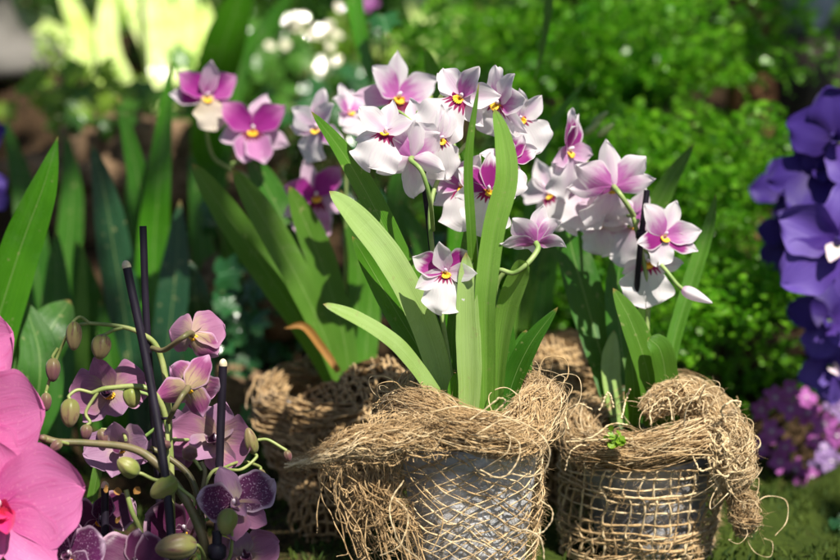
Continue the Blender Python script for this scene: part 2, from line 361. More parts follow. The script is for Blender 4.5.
tag(mb.build('ground', ground_mat()), kind='structure')

# ------------------------------------------------------------------ dark board fence, posts, stone at the back
wood = simple_mat('weathered dark board', (.030, .024, .020), (.085, .068, .055), 40., .85, .2, stretch=(1, 1, .06), bstr=.8, bdist=.003)
wood_red = simple_mat('reddish brown post', (.075, .032, .014), (.19, .095, .045), 50., .8, .2, stretch=(1, 1, .08), bstr=.8, bdist=.003)
stone = simple_mat('weathered grey stone', (.09, .085, .075), (.17, .16, .145), 14., .9, .2, bstr=.8, bdist=.01)
def box(mb, c, s, m=0, bev=.004):
    c = np.asarray(c, float); s = np.asarray(s, float) / 2
    prof = []
    ring = [(-1, -1), (1, -1), (1, 1), (-1, 1)]
    V = []; lv = [(-1, bev), (-1 , 0), (1, 0), (1, bev)]
    for k, (zz, ins) in enumerate(lv):
        z = zz * s[2] + (bev if k == 1 else -bev if k == 2 else 0)
        for a, b in ring: V.append(c + [a * (s[0] - ins), b * (s[1] - ins), z])
    F = [[k * 4 + j, k * 4 + (j + 1) % 4, k * 4 + 4 + (j + 1) % 4, k * 4 + 4 + j] for k in range(3) for j in range(4)]
    F += [[3, 2, 1, 0], [12, 13, 14, 15]]
    mb.add(V, F, None, m)
fen = thing('board_fence', 'dark weathered board fence behind all the plants', 'fence', (0, 3.1, 0))
for k in range(26):
    x = -2.6 + k * .205; mb = MB(); box(mb, (x, 3.1 + .012 * (k % 2), .75), (.195, .03, 1.7 + .02 * rng.normal())); mb.build('board', wood, fen, smooth=False)
mb = MB(); box(mb, (0, 3.15, .5), (5.4, .05, .08)); box(mb, (0, 3.15, 1.2), (5.4, .05, .08)); mb.build('rail', wood, fen, smooth=False)
# brown post (top right) and the pale bluish panel hanging beside it
c = P(750, 60, 2.30); pst = thing('wooden_post', 'reddish brown wooden post behind the fern at upper right', 'post', (c[0], c[1], 0))
mb = MB(); nvv = 20
for_r = .026 + .002 * np.sin(np.linspace(0, 9, nvv)); tube(mb, np.stack([np.full(nvv, c[0]) + .004 * np.sin(np.linspace(0, 5, nvv)), np.full(nvv, c[1]), np.linspace(-.02, 1.5, nvv)], 1), for_r, 14)
mb.build('shaft', wood_red, pst)
mb = MB(); box(mb, (c[0], c[1], 1.505), (.075, .075, .02)); mb.build('cap', wood_red, pst, smooth=False)
c2 = P(795, -8, 2.7); blue = simple_mat('pale blue glazed bottle', (.30, .36, .48), (.56, .62, .70), 30., .25, .5)
def lathe(mb, c, prof, n=36, m=0, wob=0.0, ph=0.0):
    prof = np.asarray(prof, float); th = np.linspace(0, 2 * np.pi, n, endpoint=False)
    r = prof[:, 0][:, None] * (1 + wob * np.sin(3 * th + ph)[None] * .5 + wob * np.sin(7 * th + ph * 2 + prof[:, 1][:, None] * 60))
    V = np.stack([c[0] + r * np.cos(th), c[1] + r * np.sin(th), c[2] + np.broadcast_to(prof[:, 1][:, None], r.shape)], -1)
    UV = np.stack(np.broadcast_arrays((th / 6.2832)[None], np.linspace(0, 1, len(prof))[:, None]), -1).reshape(-1, 2)
    mb.add(V.reshape(-1, 3), gridf(len(prof), n, True), UV, m)
g0 = P(806, 60, 2.36); gz = float(hgt(g0[0], g0[1]))
ped = thing('wooden_plinth', 'dark weathered block standing in the shade behind the violet orchid', 'plinth', (g0[0], g0[1], gz))
mb = MB(); box(mb, (g0[0] + .02, g0[1] + .02, (gz - .02 + P(806, 34, 2.36)[2]) / 2), (.16, .16, P(806, 34, 2.36)[2] - gz + .02)); mb.build('block', wood, ped, smooth=False)
zt = P(806, 34, 2.36)[2]
vz = thing('glazed_jar', 'pale blue glazed jar standing on the dark block at upper right', 'jar', (g0[0], g0[1], zt))
mb = MB(); lathe(mb, (g0[0], g0[1], zt), [(0, .001), (.012, .001), (.020, .012), (.036, .045), (.045, .075), (.042, .10), (.028, .125), (.024, .135), (.030, .145), (.025, .146), (.02, .13)], 28); mb.build('body', blue, vz)
# pale grey stone urn at left edge
g1 = P(-40, 190, 2.62); gz1 = float(hgt(g1[0], g1[1])) - .01
urn = thing('stone_urn', 'pale grey fluted stone urn half in view at the left edge', 'urn', (g1[0], g1[1], gz1))
mb = MB(); prof = [(0, 0), (.075, 0), (.075, .02), (.05, .03), (.045, .06), (.06, .085), (.085, .13), (.095, .19), (.092, .25), (.08, .30), (.078, .32), (.10, .34), (.10, .36), (.085, .36), (.07, .32), (0, .30)]
prof = [(x * 1.7, z * 1.7) for x, z in prof]
th = np.linspace(0, 2 * np.pi, 96, endpoint=False); prof = np.array(prof)
prof = cat(np.c_[prof, np.zeros(len(prof))], 60)[:, :2]
fl = np.where((prof[:, 1] > .15) & (prof[:, 1] < .53), .05, 0)[:, None] * np.cos(16 * th)[None]
r = np.abs(prof[:, 0])[:, None] * (1 + fl)
V = np.stack([g1[0] + r * np.cos(th), g1[1] + r * np.sin(th), gz1 + np.broadcast_to(prof[:, 1][:, None], r.shape)], -1)
mb.add(V.reshape(-1, 3), gridf(60, 96, True)); mb.build('body', stone, urn)

# ------------------------------------------------------------------ flowers
def petal(L, W, a=1.0, b=.55, cup=.2, rec=0., ruf=.05, notch=0., base=.12, nu=11, nv=16, ph=0., fr=9.):
    t = np.linspace(0, 1, nv); v = 1 - (1 - t) ** 1.5
    u = np.linspace(-1, 1, nu)
    pr = np.sin(np.pi * np.clip(v, 0, 1) ** a) ** b
    pr = np.maximum(pr, base * (1 - v) ** .5)
    pr = np.clip(np.nan_to_num(pr), .0, 2)
    VV, UU = np.meshgrid(v, u, indexing='ij'); PR = pr[:, None]
    x = UU * PR * W * (1 + .07 * np.sin(VV * 13 + ph * 2 + np.sign(UU)) * np.abs(UU)) + .05 * L * np.sin(ph * 3) * VV ** 2
    y = VV * L - notch * L * np.exp(-(UU / .33) ** 2) * VV ** 4
    z = cup * W * PR * UU ** 2 + rec * L * VV ** 2 + ruf * W * (UU ** 2) * np.sin(VV * fr + ph + UU * 1.3) * VV
    z += .35 * ruf * W * np.sin(UU * 4 + ph) * VV
    z += -.05 * W * np.exp(-(UU / .12) ** 2) * (1 - VV)          # mid groove
    y = y + .04 * L * np.sin(UU * 5 + ph) * VV ** 3
    return np.stack([x, y, z], -1).reshape(-1, 3), gridf(nv, nu), np.stack([(UU + 1) / 2, VV], -1).reshape(-1, 2)
def frame(face, roll):
    z = nrm(np.asarray(face, float)); up = UP + 0.0
    if abs(z.dot(up)) > .95: up = BACK
    y = nrm(up - z * up.dot(z)); x = np.cross(y, z); r = math.radians(roll)
    x, y = x * math.cos(r) + y * math.sin(r), y * math.cos(r) - x * math.sin(r)
    return np.stack([x, y, z], 1)
# (name, angle, L, W, tilt, kwargs, material key)
def MILT(dorsal='m_white', pet='m_mag', sep='m_white', lip='m_lip', lipL=1.4, lipW=.84, ptilt=8, spread=0, liptilt=10, ruf=.16, two=False):
    out = [('sepal', 90, 1.14, .33, ptilt + 4, dict(a=.98, b=.78, cup=.25, rec=-.05, ruf=ruf), dorsal),
            ('petal', 36 + spread, 1.12, .40, ptilt, dict(a=1.0, b=.72, cup=.28, rec=-.10, ruf=ruf), pet),
            ('petal', 144 - spread, 1.12, .40, ptilt, dict(a=1.0, b=.72, cup=.28, rec=-.10, ruf=ruf), pet),
            ('sepal', -14, 1.10, .31, ptilt - 12, dict(a=.98, b=.78, cup=.2, rec=-.12, ruf=ruf), sep),
            ('sepal', 194, 1.10, .31, ptilt - 12, dict(a=.98, b=.78, cup=.2, rec=-.12, ruf=ruf), sep),
            ('lip', -90, lipL, lipW, liptilt, dict(a=1.4, b=.55, cup=-.12, rec=-.15, ruf=ruf * 1.3, notch=.14, base=.34, nu=19, nv=24, fr=14), lip)]
    if two: out = out[:5] + [('lip', -68, lipL * .95, lipW * .55, liptilt, dict(a=1.1, b=.6, cup=.1, rec=-.12, ruf=ruf), lip), ('lip', -112, lipL * .95, lipW * .55, liptilt, dict(a=1.1, b=.6, cup=.1, rec=-.12, ruf=ruf), lip)]
    return out
def PHAL(d='p_mauve', p='p_mauve', s='p_mauve', lip='p_plumplain', ptilt=14, ruf=.11, wide=.60):
    return [('sepal', 90, .95, .36, ptilt - 6, dict(a=.95, b=.6, cup=.25, rec=.05, ruf=ruf), d),
            ('sepal', -52, .95, .36, ptilt - 6, dict(a=.95, b=.6, cup=.25, rec=.05, ruf=ruf), s),
            ('sepal', 232, .95, .36, ptilt - 6, dict(a=.95, b=.6, cup=.25, rec=.05, ruf=ruf), s),
            ('petal', 10, 1.08, wide, ptilt, dict(a=1.15, b=.5, cup=.16, rec=.06, ruf=ruf, nu=15, nv=18), p),
            ('petal', 170, 1.08, wide, ptilt, dict(a=1.15, b=.5, cup=.16, rec=.06, ruf=ruf, nu=15, nv=18), p),
            ('lip', -90, .50, .17, 45, dict(a=1.2, b=.7, cup=.9, rec=.15, ruf=ruf), lip),
            ('lip', -35, .34, .15, 55, dict(a=1.1, b=.6, cup=.8, rec=.1, ruf=ruf), lip),
            ('lip', 215, .34, .15, 55, dict(a=1.1, b=.6, cup=.8, rec=.1, ruf=ruf), lip)]
def VANDA(a='v_violet', b='v_violet', e='v_violetdark'):
    return [('sepal', 90, 1., .44, 10, dict(a=1.1, b=.5, cup=.15, rec=-.1, ruf=.16), a), ('sepal', -55, 1., .46, 6, dict(a=1.1, b=.5, cup=.15, rec=-.1, ruf=.16), b),
            ('sepal', 235, 1., .46, 6, dict(a=1.1, b=.5, cup=.15, rec=-.1, ruf=.16), b), ('petal', 18, .98, .42, 14, dict(a=1.15, b=.5, cup=.12, rec=-.1, ruf=.2), a),
            ('petal', 162, .98, .42, 14, dict(a=1.15, b=.5, cup=.12, rec=-.1, ruf=.2), a), ('lip', -90, .42, .15, 55, dict(a=1., b=.6, cup=.6, rec=-.2, ruf=.05), e)]
def flower(root, px, face, L, spec, roll=0, ped=None, pedr=.0013, core=('column', 'callus'), pedmat='stem', zoff=.06, only=None, jit=12, loose=.15, label=None, corescale=1.):
    "one flower: its column, callus and stalk are the part; each petal, sepal and lip is a sub-part"
    c = P(*px); R = frame(cv(*face), roll)
    L = L / 100.
    mb = MB()
    blob(mb, c + R[:, 2] * L * .10 + R[:, 1] * L * .05, R @ np.array([0, .45, .9]), L * .12 * corescale, L * .06 * corescale, 0)
    if core[1]:
        for k in range(7):
            a = (k - 3) * .40
            blob(mb, c + R @ np.array([math.sin(a) * L * .12, -L * (.05 + .11 * math.cos(a)), L * .10]), R @ np.array([math.sin(a) * .4, -.6, .8]), L * .10 * corescale, L * .036 * corescale, 1, 8, 6)
    else:
        pass
    if ped is not None:
        pts = [c + R[:, 2] * L * .02, c - R[:, 2] * L * .28] + [P(*q) for q in ped]
        tube(mb, cat(pts, 9 * len(pts)), [pedr * 1.25, pedr, pedr], 8, 2)
    else:
        tube(mb, cat([c, c - R[:, 2] * L * .2, c - R[:, 2] * L * .5 - UP * L * .3], 10), pedr, 8, 2)
    fo = mb.build('flower', [M[core[0]], M[core[1] or core[0]], M[pedmat]], root)
    if label: fo['label'] = label
    for k, (nm, ang, l, wd, tilt, kw, mk) in enumerate(spec):
        if only is not None and k not in only: continue
        kw = dict(kw); kw['cup'] = kw.get('cup', .2) + rng.normal(0, loose); kw['rec'] = kw.get('rec', 0) + rng.normal(0, loose)
        V, F, UV = petal(l * L * (1 + rng.normal(0, .04)), wd * L * (1 + rng.normal(0, .05)), ph=rng.uniform(0, 6), **kw)
        tl = math.radians(tilt + rng.normal(0, jit)); V = np.c_[V[:, 0], V[:, 1] * math.cos(tl) - V[:, 2] * math.sin(tl), V[:, 2] * math.cos(tl) + V[:, 1] * math.sin(tl)]
        an = math.radians(ang - 90 + rng.normal(0, jit)); V = np.c_[V[:, 0] * math.cos(an) - V[:, 1] * math.sin(an), V[:, 0] * math.sin(an) + V[:, 1] * math.cos(an), V[:, 2]]
        V[:, 2] += L * (.02 * (k % 3) - .02) + (L * .03 if nm == 'lip' else 0)
        m2 = MB(); m2.add(c + V @ R.T, F, UV); m2.build(nm, M[mk], fo)
    return fo
def bud(root, px, axis, a, b, mk='p_bud', stalk=None, r=.0012, smat='phal_stem_green', taper=.35):
    c = P(*px); d = px[2]; ax = cv(*axis)
    mb = MB(); blob(mb, c, ax, a * d / FPX, b * d / FPX, 0, 30, 18, taper, 6, .055)
    if stalk: tube(mb, cat([c - ax * a * d / FPX * .9] + [P(*q) for q in stalk], 9 * len(stalk) + 6), r, 8, 1)
    return mb.build('bud', [M[mk], M[smat]], root)
def stake(name_label, pix, r, tip=True, group=None, clip=None):
    pts = [P(*p) for p in pix]; t = thing('plant_stake', name_label, 'stake', pts[0], group)
    mb = MB(); C = cat(pts, 24); tube(mb, C, r, 12); mb.build('shaft', M['stake'], t)
    if tip:
        T = nrm(C[-1] - C[-2]); mb = MB(); 
        blob(mb, C[-1] + T * r * .3, T + BACK * .35, r * 1.5, r * 1.02); mb.build('cut_tip', M['stake_cut'], t)
    if clip:
        k = int(clip * 23); mb = MB(); T = nrm(C[k + 1] - C[k]); tube(mb, np.array([C[k] - T * r * 1.6, C[k] - T * r, C[k] + T * r, C[k] + T * r * 1.6]), np.array([r * 1.3, r * 1.9, r * 1.9, r * 1.3]), 12); mb.build('clip', M['stake'], t)
    return t

# ------------------------------------------------------------------ jute burlap
def yarn(mb, pts, r, m=0, sides=5, wob=.00035):
    n = len(pts); pts = pts + smooth_noise(n, max(4, n // 4), wob)
    rr = r * (1 + .32 * np.sin(np.linspace(0, n * 1.1, n) + rng.uniform(0, 6)) + rng.normal(0, .05, n)); tube(mb, pts, np.clip(rr, r * .5, r * 1.6), sides, m, False)
def surf(ctrl, nu, nv):
    ctrl = np.asarray(ctrl, float)
    A = np.stack([cat(ctrl[i], nv) for i in range(len(ctrl))])       # ni,nv,3
    return np.stack([cat(A[:, j], nu) for j in range(nv)], 1)        # nu,nv,3
def sfield(S, a, b, amp):
    "smooth 2-D displacement (in strand-index units) so neighbouring yarns drift together"
    nu, nv = S.shape[:2]; c = rng.normal(0, amp, (a, b, 2)); A = np.stack([cat(np.c_[c[i], np.zeros(b)], nv) for i in range(a)])
    return np.stack([cat(A[:, j], nu) for j in range(nv)], 1)[..., :2]
def sample(S, x, y):
    nu, nv = S.shape[:2]; x = np.clip(x, 0, nu - 1.001); y = np.clip(y, 0, nv - 1.001); i = x.astype(int); j = y.astype(int); f = (x - i)[:, None]; g = (y - j)[:, None]
    return S[i, j] * (1 - f) * (1 - g) + S[i + 1, j] * f * (1 - g) + S[i, j + 1] * (1 - f) * g + S[i + 1, j + 1] * f * g
def hairs(mb, pts, n, ln=.0075, r=.00008, m=0):
    pts = np.asarray(pts)
    for k in range(n):
        p = pts[rng.integers(len(pts))]; d1 = rng.normal(0, 1, 3); d1 /= np.linalg.norm(d1); l = ln * rng.uniform(.4, 1.5)
        d2 = rng.normal(0, .6, 3); C = np.array([p, p + d1 * l * .4 + d2 * l * .1, p + d1 * l * .75 + d2 * l * .45 - np.array([0, 0, .12 * l])])
        tube(mb, cat(C, 6), np.array([r, r, r, r, r * .8, r * .5]), 3, m, False)
def net(mb, ctrl, nwarp, nweft, r=.0008, drift=.8, shear=0.0, drop=.05, m=0, fuzz=300, jit=.0010, normal_off=.0006, ends=(0, 0), twine=None):
    "loose open weave over a control patch: yarns run along both directions and drift together"
    ctrl = np.asarray(ctrl, float); S = surf(ctrl, 70, 90); nu, nv = 70, 90
    D = sfield(S, 6, 8, 1.0) * np.array([drift * nu / nweft, drift * nv / nwarp])
    allp = []
    Nn = nrm(np.cross(np.gradient(S, axis=0), np.gradient(S, axis=1)))
    for fam, cnt in ((0, nwarp), (1, nweft)):
        for k in range(cnt):
            if rng.random() < drop: continue
            q = (k + .5 + rng.normal(0, .16)) / cnt
            a0, a1 = (0, 1) if rng.random() > .12 else (rng.uniform(0, .3), rng.uniform(.7, 1))
            t = np.linspace(a0, a1, 48 if fam == 0 else 64)
            x = t * (nu - 1) if fam == 0 else np.full(len(t), q * (nu - 1)) + shear * (t - .5) * nu
            y = np.full(len(t), q * (nv - 1)) + shear * (t - .5) * nv if fam == 0 else t * (nv - 1)
            x = np.clip(x, 0, nu - 1.01); y = np.clip(y, 0, nv - 1.01)
            d = sample(D, x, y); pw = sample(S, x + d[:, 0], y + d[:, 1])
            cr = t * (nweft if fam == 0 else nwarp); nn = sample(Nn, x, y)
            pw = pw + nn * (normal_off * np.cos(np.pi * (cr + k)))[:, None]
            pw = pw + smooth_noise(len(t), 12, jit)
            yarn(mb, pw, r * rng.uniform(.75, 1.25), m if twine is None or rng.random() > twine[1] else twine[0])
            allp.append(pw)
    if allp and fuzz: hairs(mb, np.concatenate(allp), int(fuzz * 1.6), .0055, .00008, m)
def helix_net(mb, c, rf, z0, z1, a0, a1, pitch, slope, r, m=0, drift=.0035, fuzz=1500, twine=None, flat=0.0):
    "loose diamond netting round a pot: two families of yarns climbing left and right"
    k = rng.normal(0, 1, (6, 4)); allp = []; R0 = rf(FRONT, (z0 + z1) / 2)
    def disp(a, z):
        o = 0; q = 0
        for i, (p, s, t_, u_) in enumerate(k):
            o = o + np.sin(a * (1.2 + i * .9) + z * (25 + 18 * i) * np.sign(s) + p * 3) * .8 ** i; q = q + np.sin(a * (1.4 + i * .9) - z * (22 + 18 * i) + t_ * 3) * .8 ** i
        return o * drift / R0, q * drift
    for sgn in (1, -1):
        zz = z0 - abs(slope) * R0 * (a1 - a0)
        for z_s in np.arange(zz, z1, pitch):
            z_s = z_s + rng.normal(0, pitch * .12); n = 150; a = np.linspace(a0, a1, n) if sgn > 0 else np.linspace(a1, a0, n)
            z = z_s + slope * R0 * np.linspace(0, a1 - a0, n) 
            ok = (z > z0) & (z < z1)
            if ok.sum() < 12: continue
            a, z = a[ok], z[ok]; da, dz = disp(a, z); a2 = a + da; z2 = np.clip(z + dz, z0, z1 + .002)
            rr = np.array([rf(x, y) for x, y in zip(a2, z2)]) + .0009 * sgn * np.cos(np.arange(len(a)) * .55 + z_s * 900)
            for rep in range(1 + (rng.random() < .22)):
                pw = np.stack([c[0] + rr * np.cos(a2), c[1] + rr * np.sin(a2), z2], 1) + smooth_noise(len(a), max(4, len(a) // 7), .0006 + .0009 * rep)
                yarn(mb, pw, r * rng.uniform(.75, 1.3) * (1 - .35 * rep), m if twine is None or rng.random() > twine[1] else twine[0]); allp.append(pw)
    hairs(mb, np.concatenate(allp), fuzz * 2, .0055, .00007, m)
def bundle(mb, path, ra, rb, count, r=.0006, m=0, closed=False, wave=.5, fuzz=200, spanmin=.35, loops=0, pale=None):
    "thick matted band of many yarns following a path; ra sideways, rb upward"
    n0 = 160; path = np.asarray(path, float)
    C = cat(np.vstack([path, path[:1]]) if closed else path, n0); T = nrm(np.gradient(C, axis=0)); Z = np.array([0, 0, 1.]); S = nrm(np.cross(T, Z)); U = np.cross(S, T)
    ra = np.interp(np.linspace(0, 1, n0), np.linspace(0, 1, len(np.atleast_1d(ra))), np.atleast_1d(ra)); rb = np.interp(np.linspace(0, 1, n0), np.linspace(0, 1, len(np.atleast_1d(rb))), np.atleast_1d(rb))
    allp = []
    for k in range(count):
        sp = rng.uniform(spanmin, 1.0); s0 = rng.uniform(0, 1) if closed else rng.uniform(0, 1 - sp); n = int(30 + 50 * sp)
        idx = (s0 + np.linspace(0, sp, n)) * (n0 - 1); idx = idx % (n0 - 1) if closed else np.clip(idx, 0, n0 - 1); ii = idx.astype(int)
        a = rng.uniform(0, 6.28); rad = math.sqrt(rng.uniform(.05, 1.0))
        ang = a + np.cumsum(cat(rng.normal(0, .05 * wave, (6, 3)), n)[:, 0]); rd = rad * (1 + cat(rng.normal(0, .16 * wave, (7, 3)), n)[:, 0])
        pw = C[ii] + S[ii] * (ra[ii] * rd * np.cos(ang))[:, None] + U[ii] * (rb[ii] * rd * np.sin(ang))[:, None] + smooth_noise(n, n // 5, .0007 * wave)
        yarn(mb, pw, r * rng.uniform(.6, 1.5), m if pale is None or rng.random() > pale[1] else pale[0], 4); allp.append(pw)
    A = np.concatenate(allp); hairs(mb, A, fuzz, m=m)
    for k in range(loops):
        p = A[rng.integers(len(A))]; o = nrm(p - C.mean(0)); o = nrm(o + np.array([0, 0, rng.uniform(-.2, .9)]) + rng.normal(0, .35, 3)); s = nrm(np.cross(o, rng.normal(0, 1, 3))); l = rng.uniform(.008, .024)
        yarn(mb, cat([p, p + o * l * .8 + s * l * .3, p + o * l + s * l, p + o * l * .3 + s * l * 1.3, p - o * l * .15 + s * l * 1.0 + np.array([0, 0, -.3 * l])], 22), r * rng.uniform(.8, 1.5), m if pale is None else pale[0], 5)

def pot_shell(root, c, rim_z, R, mat, wob=.012):
    h = rim_z
    mb = MB(); lathe(mb, (c[0], c[1], 0), [(0, .002), (R * .70, .002), (R * .74, .006), (R * .80, h * .3), (R * .87, h * .6), (R * .95, h * .86), (R * .955, h * .875), (R * 1.02, h * .885), (R * 1.04, h * .97), (R * 1.03, h), (R * .99, h), (R * .965, h * .96), (R * .93, h * .9), (0, h * .9)], 72, 0, wob, rng.uniform(0, 6))
    mb.build('pot', mat, root)
    mb = MB(); n = 24; a, b = np.meshgrid(np.linspace(0, R * .945, 10), np.linspace(0, 2 * np.pi, n, endpoint=False), indexing='ij')
    mb.add(np.stack([c[0] + a * np.cos(b), c[1] + a * np.sin(b), h * .93 + .004 * np.sin(a * 300 + b * 5)], -1).reshape(-1, 3), gridf(10, n, True)); mb.build('potting_bark', M['soil'], root)
def ring(c, rx, ry, z, n=12, jr=.0, jz=.0, bump=None):
    th = np.linspace(0, 2 * np.pi, n, endpoint=False); k = 1 + rng.normal(0, jr, n)
    zz = z + rng.normal(0, jz, n)
    if bump: zz = zz + bump(th)
    return np.stack([c[0] + rx * k * np.cos(th), c[1] + ry * k * np.sin(th), zz], 1)
def cyl_ctrl(c, rf, z0, z1, a0, a1, ni=5, nj=14, jit=.0):
    "control patch round a pot: rows up, columns along the angle"
    out = []
    for i in range(ni):
        z = z0 + (z1 - z0) * i / (ni - 1); row = []
        for j in range(nj):
            a = a0 + (a1 - a0) * j / (nj - 1); r = rf(a, z) + rng.normal(0, jit); row.append((c[0] + r * math.cos(a), c[1] + r * math.sin(a), z))
        out.append(row)
    return np.array(out)
FRONT = -math.pi / 2

# ------------------------------------------------------------------ the two wrapped pots in front and those behind
# centre pot
pc = P(470, 460, 1.50); CZ = float(P(470, 452, 1.445)[2]); CR = .0510
potA = thing('burlap_wrapped_pot', 'grey pot at centre in diamond burlap netting with a long frayed flap at left', 'flower pot', (pc[0], pc[1], 0))
pot_shell(potA, pc, CZ, CR, M['pot'])
rA = lambda a, z: CR * (.74 + .28 * z / CZ) + .0035 + .006 * max(0, math.cos(a - math.pi)) + .003 * math.sin(3 * a + 40 * z)
mb = MB()
helix_net(mb, pc, rA, .003, CZ * .97, FRONT - 2.6, FRONT + 2.6, .0088, .62, .00048, 0, .0013, 3500, (1, .7))
mb.build('burlap_wrap', [M['jute'], M['jute_pale']], potA)
# rolled collar
ringp = ring(pc, CR * .97, CR * .97, CZ + .010, 14, .05, .004, lambda t: .008 * np.cos(t - .5) ** 2 + .010 * np.sin(t).clip(0))
mb = MB(); C = cat(np.vstack([ringp, ringp[:1]]), 60); tube(mb, C - np.array([0, 0, .003]), .0105 + .0015 * np.sin(np.linspace(0, 40, 60)), 12, 1, False)
bundle(mb, ringp, .0150, .0125, 520, .00021, 3, True, 1.6, 2500, .15, 0, (0, .2))
bundle(mb, ringp, .0152, .0127, 430, .00020, 0, True, 1.6, 5000, .15, 16, (2, .35))
bundle(mb, ringp, .0156, .0128, 170, .00032, 2, True, 1.3, 600, .12, 14, (0, .4))
mb.build('burlap_collar', [M['jute'], M['coir'], M['jute_pale'], M['jute_brown']], potA)
# frayed flap reaching left, and the ear on the right
mb = MB()
bundle(mb, [P(440, 425, 1.445), P(400, 436, 1.438), P(350, 443, 1.435), P(318, 455, 1.435), P(286, 468, 1.435)], [.013, .010, .0058, .003, .0010], [.012, .012, .007, .003, .0008], 420, .00020, 3, False, 1.7, 900, .5, 0, (0, .45))  # brown strands put the flap's shade into its colour
bundle(mb, [P(440, 428, 1.443), P(400, 438, 1.436), P(350, 448, 1.433), P(315, 459, 1.433), P(286, 467, 1.433)], [.014, .011, .0065, .0032, .0010], [.013, .013, .0078, .0032, .0008], 70, .00030, 2, False, 1.3, 300, .5, 0)
yarn(mb, cat([P(330, 452, 1.43), P(305, 460, 1.43), P(284, 468, 1.432)], 24), .0007, 2)
net(mb, np.array([[P(455, 412, 1.46), P(400, 408, 1.46), P(350, 428, 1.45), P(292, 466, 1.436)], [P(455, 440, 1.44), P(400, 435, 1.43), P(350, 445, 1.43), P(296, 467, 1.434)], [P(455, 462, 1.44), P(400, 465, 1.435), P(350, 462, 1.435), P(300, 468, 1.436)]]), 30, 18, .00036, 1.0, .1, .06, 0, 900, .0010)
mb.build('burlap_flap', [M['jute'], M['coir'], M['jute_pale'], M['jute_brown']], potA)
mb = MB()
net(mb, np.array([[P(396, 452, 1.45), P(368, 458, 1.45), P(338, 458, 1.455), P(318, 456, 1.47)], [P(408, 490, 1.455), P(374, 494, 1.445), P(346, 486, 1.45), P(326, 474, 1.48)],
                  [P(416, 530, 1.46), P(384, 528, 1.45), P(352, 516, 1.455), P(342, 506, 1.48)], [P(424, 585, 1.46), P(402, 590, 1.455), P(376, 580, 1.465), P(360, 560, 1.49)]]), 17, 13, .00042, 1.3, .22, .15, 0, 1200, .0010)
net(mb, np.array([[P(402, 450, 1.455), P(378, 460, 1.46), P(346, 460, 1.47), P(330, 456, 1.49)], [P(412, 500, 1.465), P(382, 506, 1.455), P(350, 496, 1.46), P(336, 484, 1.49)], [P(428, 590, 1.47), P(410, 590, 1.465), P(384, 590, 1.475), P(366, 575, 1.49)]]), 14, 11, .00042, 1.5, -.25, .15, 2, 800, .0010)
for k in range(26):
    x0 = rng.uniform(322, 405); y0 = 448 + rng.uniform(-4, 10); x1 = x0 + rng.uniform(-12, 38); y1 = y0 + rng.uniform(30, 105); d = 1.445 + rng.uniform(-.008, .02); b_ = rng.uniform(-18, 18)
    yarn(mb, cat([P(x0, y0, d), P(x0 + b_, (2 * y0 + y1) / 3, d - .004), P(x1 + b_ * .8, (y0 + 2 * y1) / 3, d + .002), P(x1, y1, d), P(x1 + rng.uniform(-14, 14), y1 + rng.uniform(-10, 8), d + .004)], 50), .00040, 2 if k % 3 else 0, 5, .0004)
mb.build('hanging_burlap', [M['jute_brown'], M['coir'], M['jute']], potA)
mb = MB()
bundle(mb, [P(500, 428, 1.452), P(516, 414, 1.455), P(526, 400, 1.46), P(538, 393, 1.465), P(544, 402, 1.468), P(541, 420, 1.462), P(536, 440, 1.455), P(530, 455, 1.452)], [.006, .006, .005, .004, .004, .005, .006, .006], [.006, .007, .006, .004, .004, .005, .007, .006], 170, .00030, 0, False, 1.4, 1100, .25, 4, (1, .35))
net(mb, np.array([[P(500, 434, 1.445), P(520, 420, 1.45), P(536, 394, 1.462), P(547, 394, 1.468)], [P(502, 446, 1.44), P(524, 436, 1.442), P(540, 414, 1.455), P(548, 408, 1.465)], [P(505, 464, 1.443), P(526, 458, 1.445), P(540, 444, 1.452), P(546, 434, 1.46)]]), 14, 9, .0005, 1.2, .1, .1, 0, 500, .0014)
mb.build('burlap_ear', [M['jute'], M['jute_pale']], potA)
mb = MB()
for pts in ([(478, 433), (505, 420), (532, 428), (549, 448), (545, 470), (530, 476), (512, 474)], [(480, 470), (500, 478), (515, 466), (520, 445), (505, 432)], [(540, 500), (553, 512), (546, 530), (532, 535)], [(500, 545), (520, 530), (540, 538), (544, 560)],
            [(470, 420), (492, 404), (500, 398), (505, 402), (495, 412)], [(430, 412), (460, 407), (500, 415), (520, 424)], [(440, 560), (448, 545), (470, 540), (490, 548)], [(404, 480), (390, 505), (398, 540), (420, 560)], [(396, 500), (408, 515), (400, 545), (380, 556)]):
    d = 1.428 + .006 * rng.normal(); yarn(mb, cat([P(x, y, d + .003 * rng.normal()) for x, y in pts], 60), .00048, 0, 6, .0002)
mb.build('loose_yarn', [M['jute_pale']], potA)

# right pot
pr = P(648, 470, 1.60); RZ = float(P(652, 464, 1.545)[2]); RR = .0525
potB = thing('burlap_wrapped_pot', 'grey pot at right in square burlap netting with a bunched knot on its side', 'flower pot', (pr[0], pr[1], 0))
pot_shell(potB, pr, RZ, RR, M['pot_dark'])
rB = lambda a, z: RR * (.86 + .20 * z / RZ) + .004 + .013 * max(0, math.cos(a - math.pi)) ** 2 * (1 - .3 * z / RZ) + .002 * math.sin(4 * a + 50 * z)
mb = MB()
net(mb, cyl_ctrl(pr, rB, .002, RZ * .955, FRONT - 2.7, FRONT + 2.7, 6, 18, .001), 31, 13, .00082, .42, .02, .02, 0, 4200, .0006, .0007, twine=(1, .7))
net(mb, cyl_ctrl(pr, lambda a, z: rB(a, z) + .001, .0, RZ * .34, FRONT - 2.7, FRONT + 2.7, 6, 18, .0016), 24, 7, .0006, .8, .06, .08, 0, 1200, .0009, twine=(1, .3))
mb.build('burlap_wrap', [M['jute'], M['jute_pale']], potB)
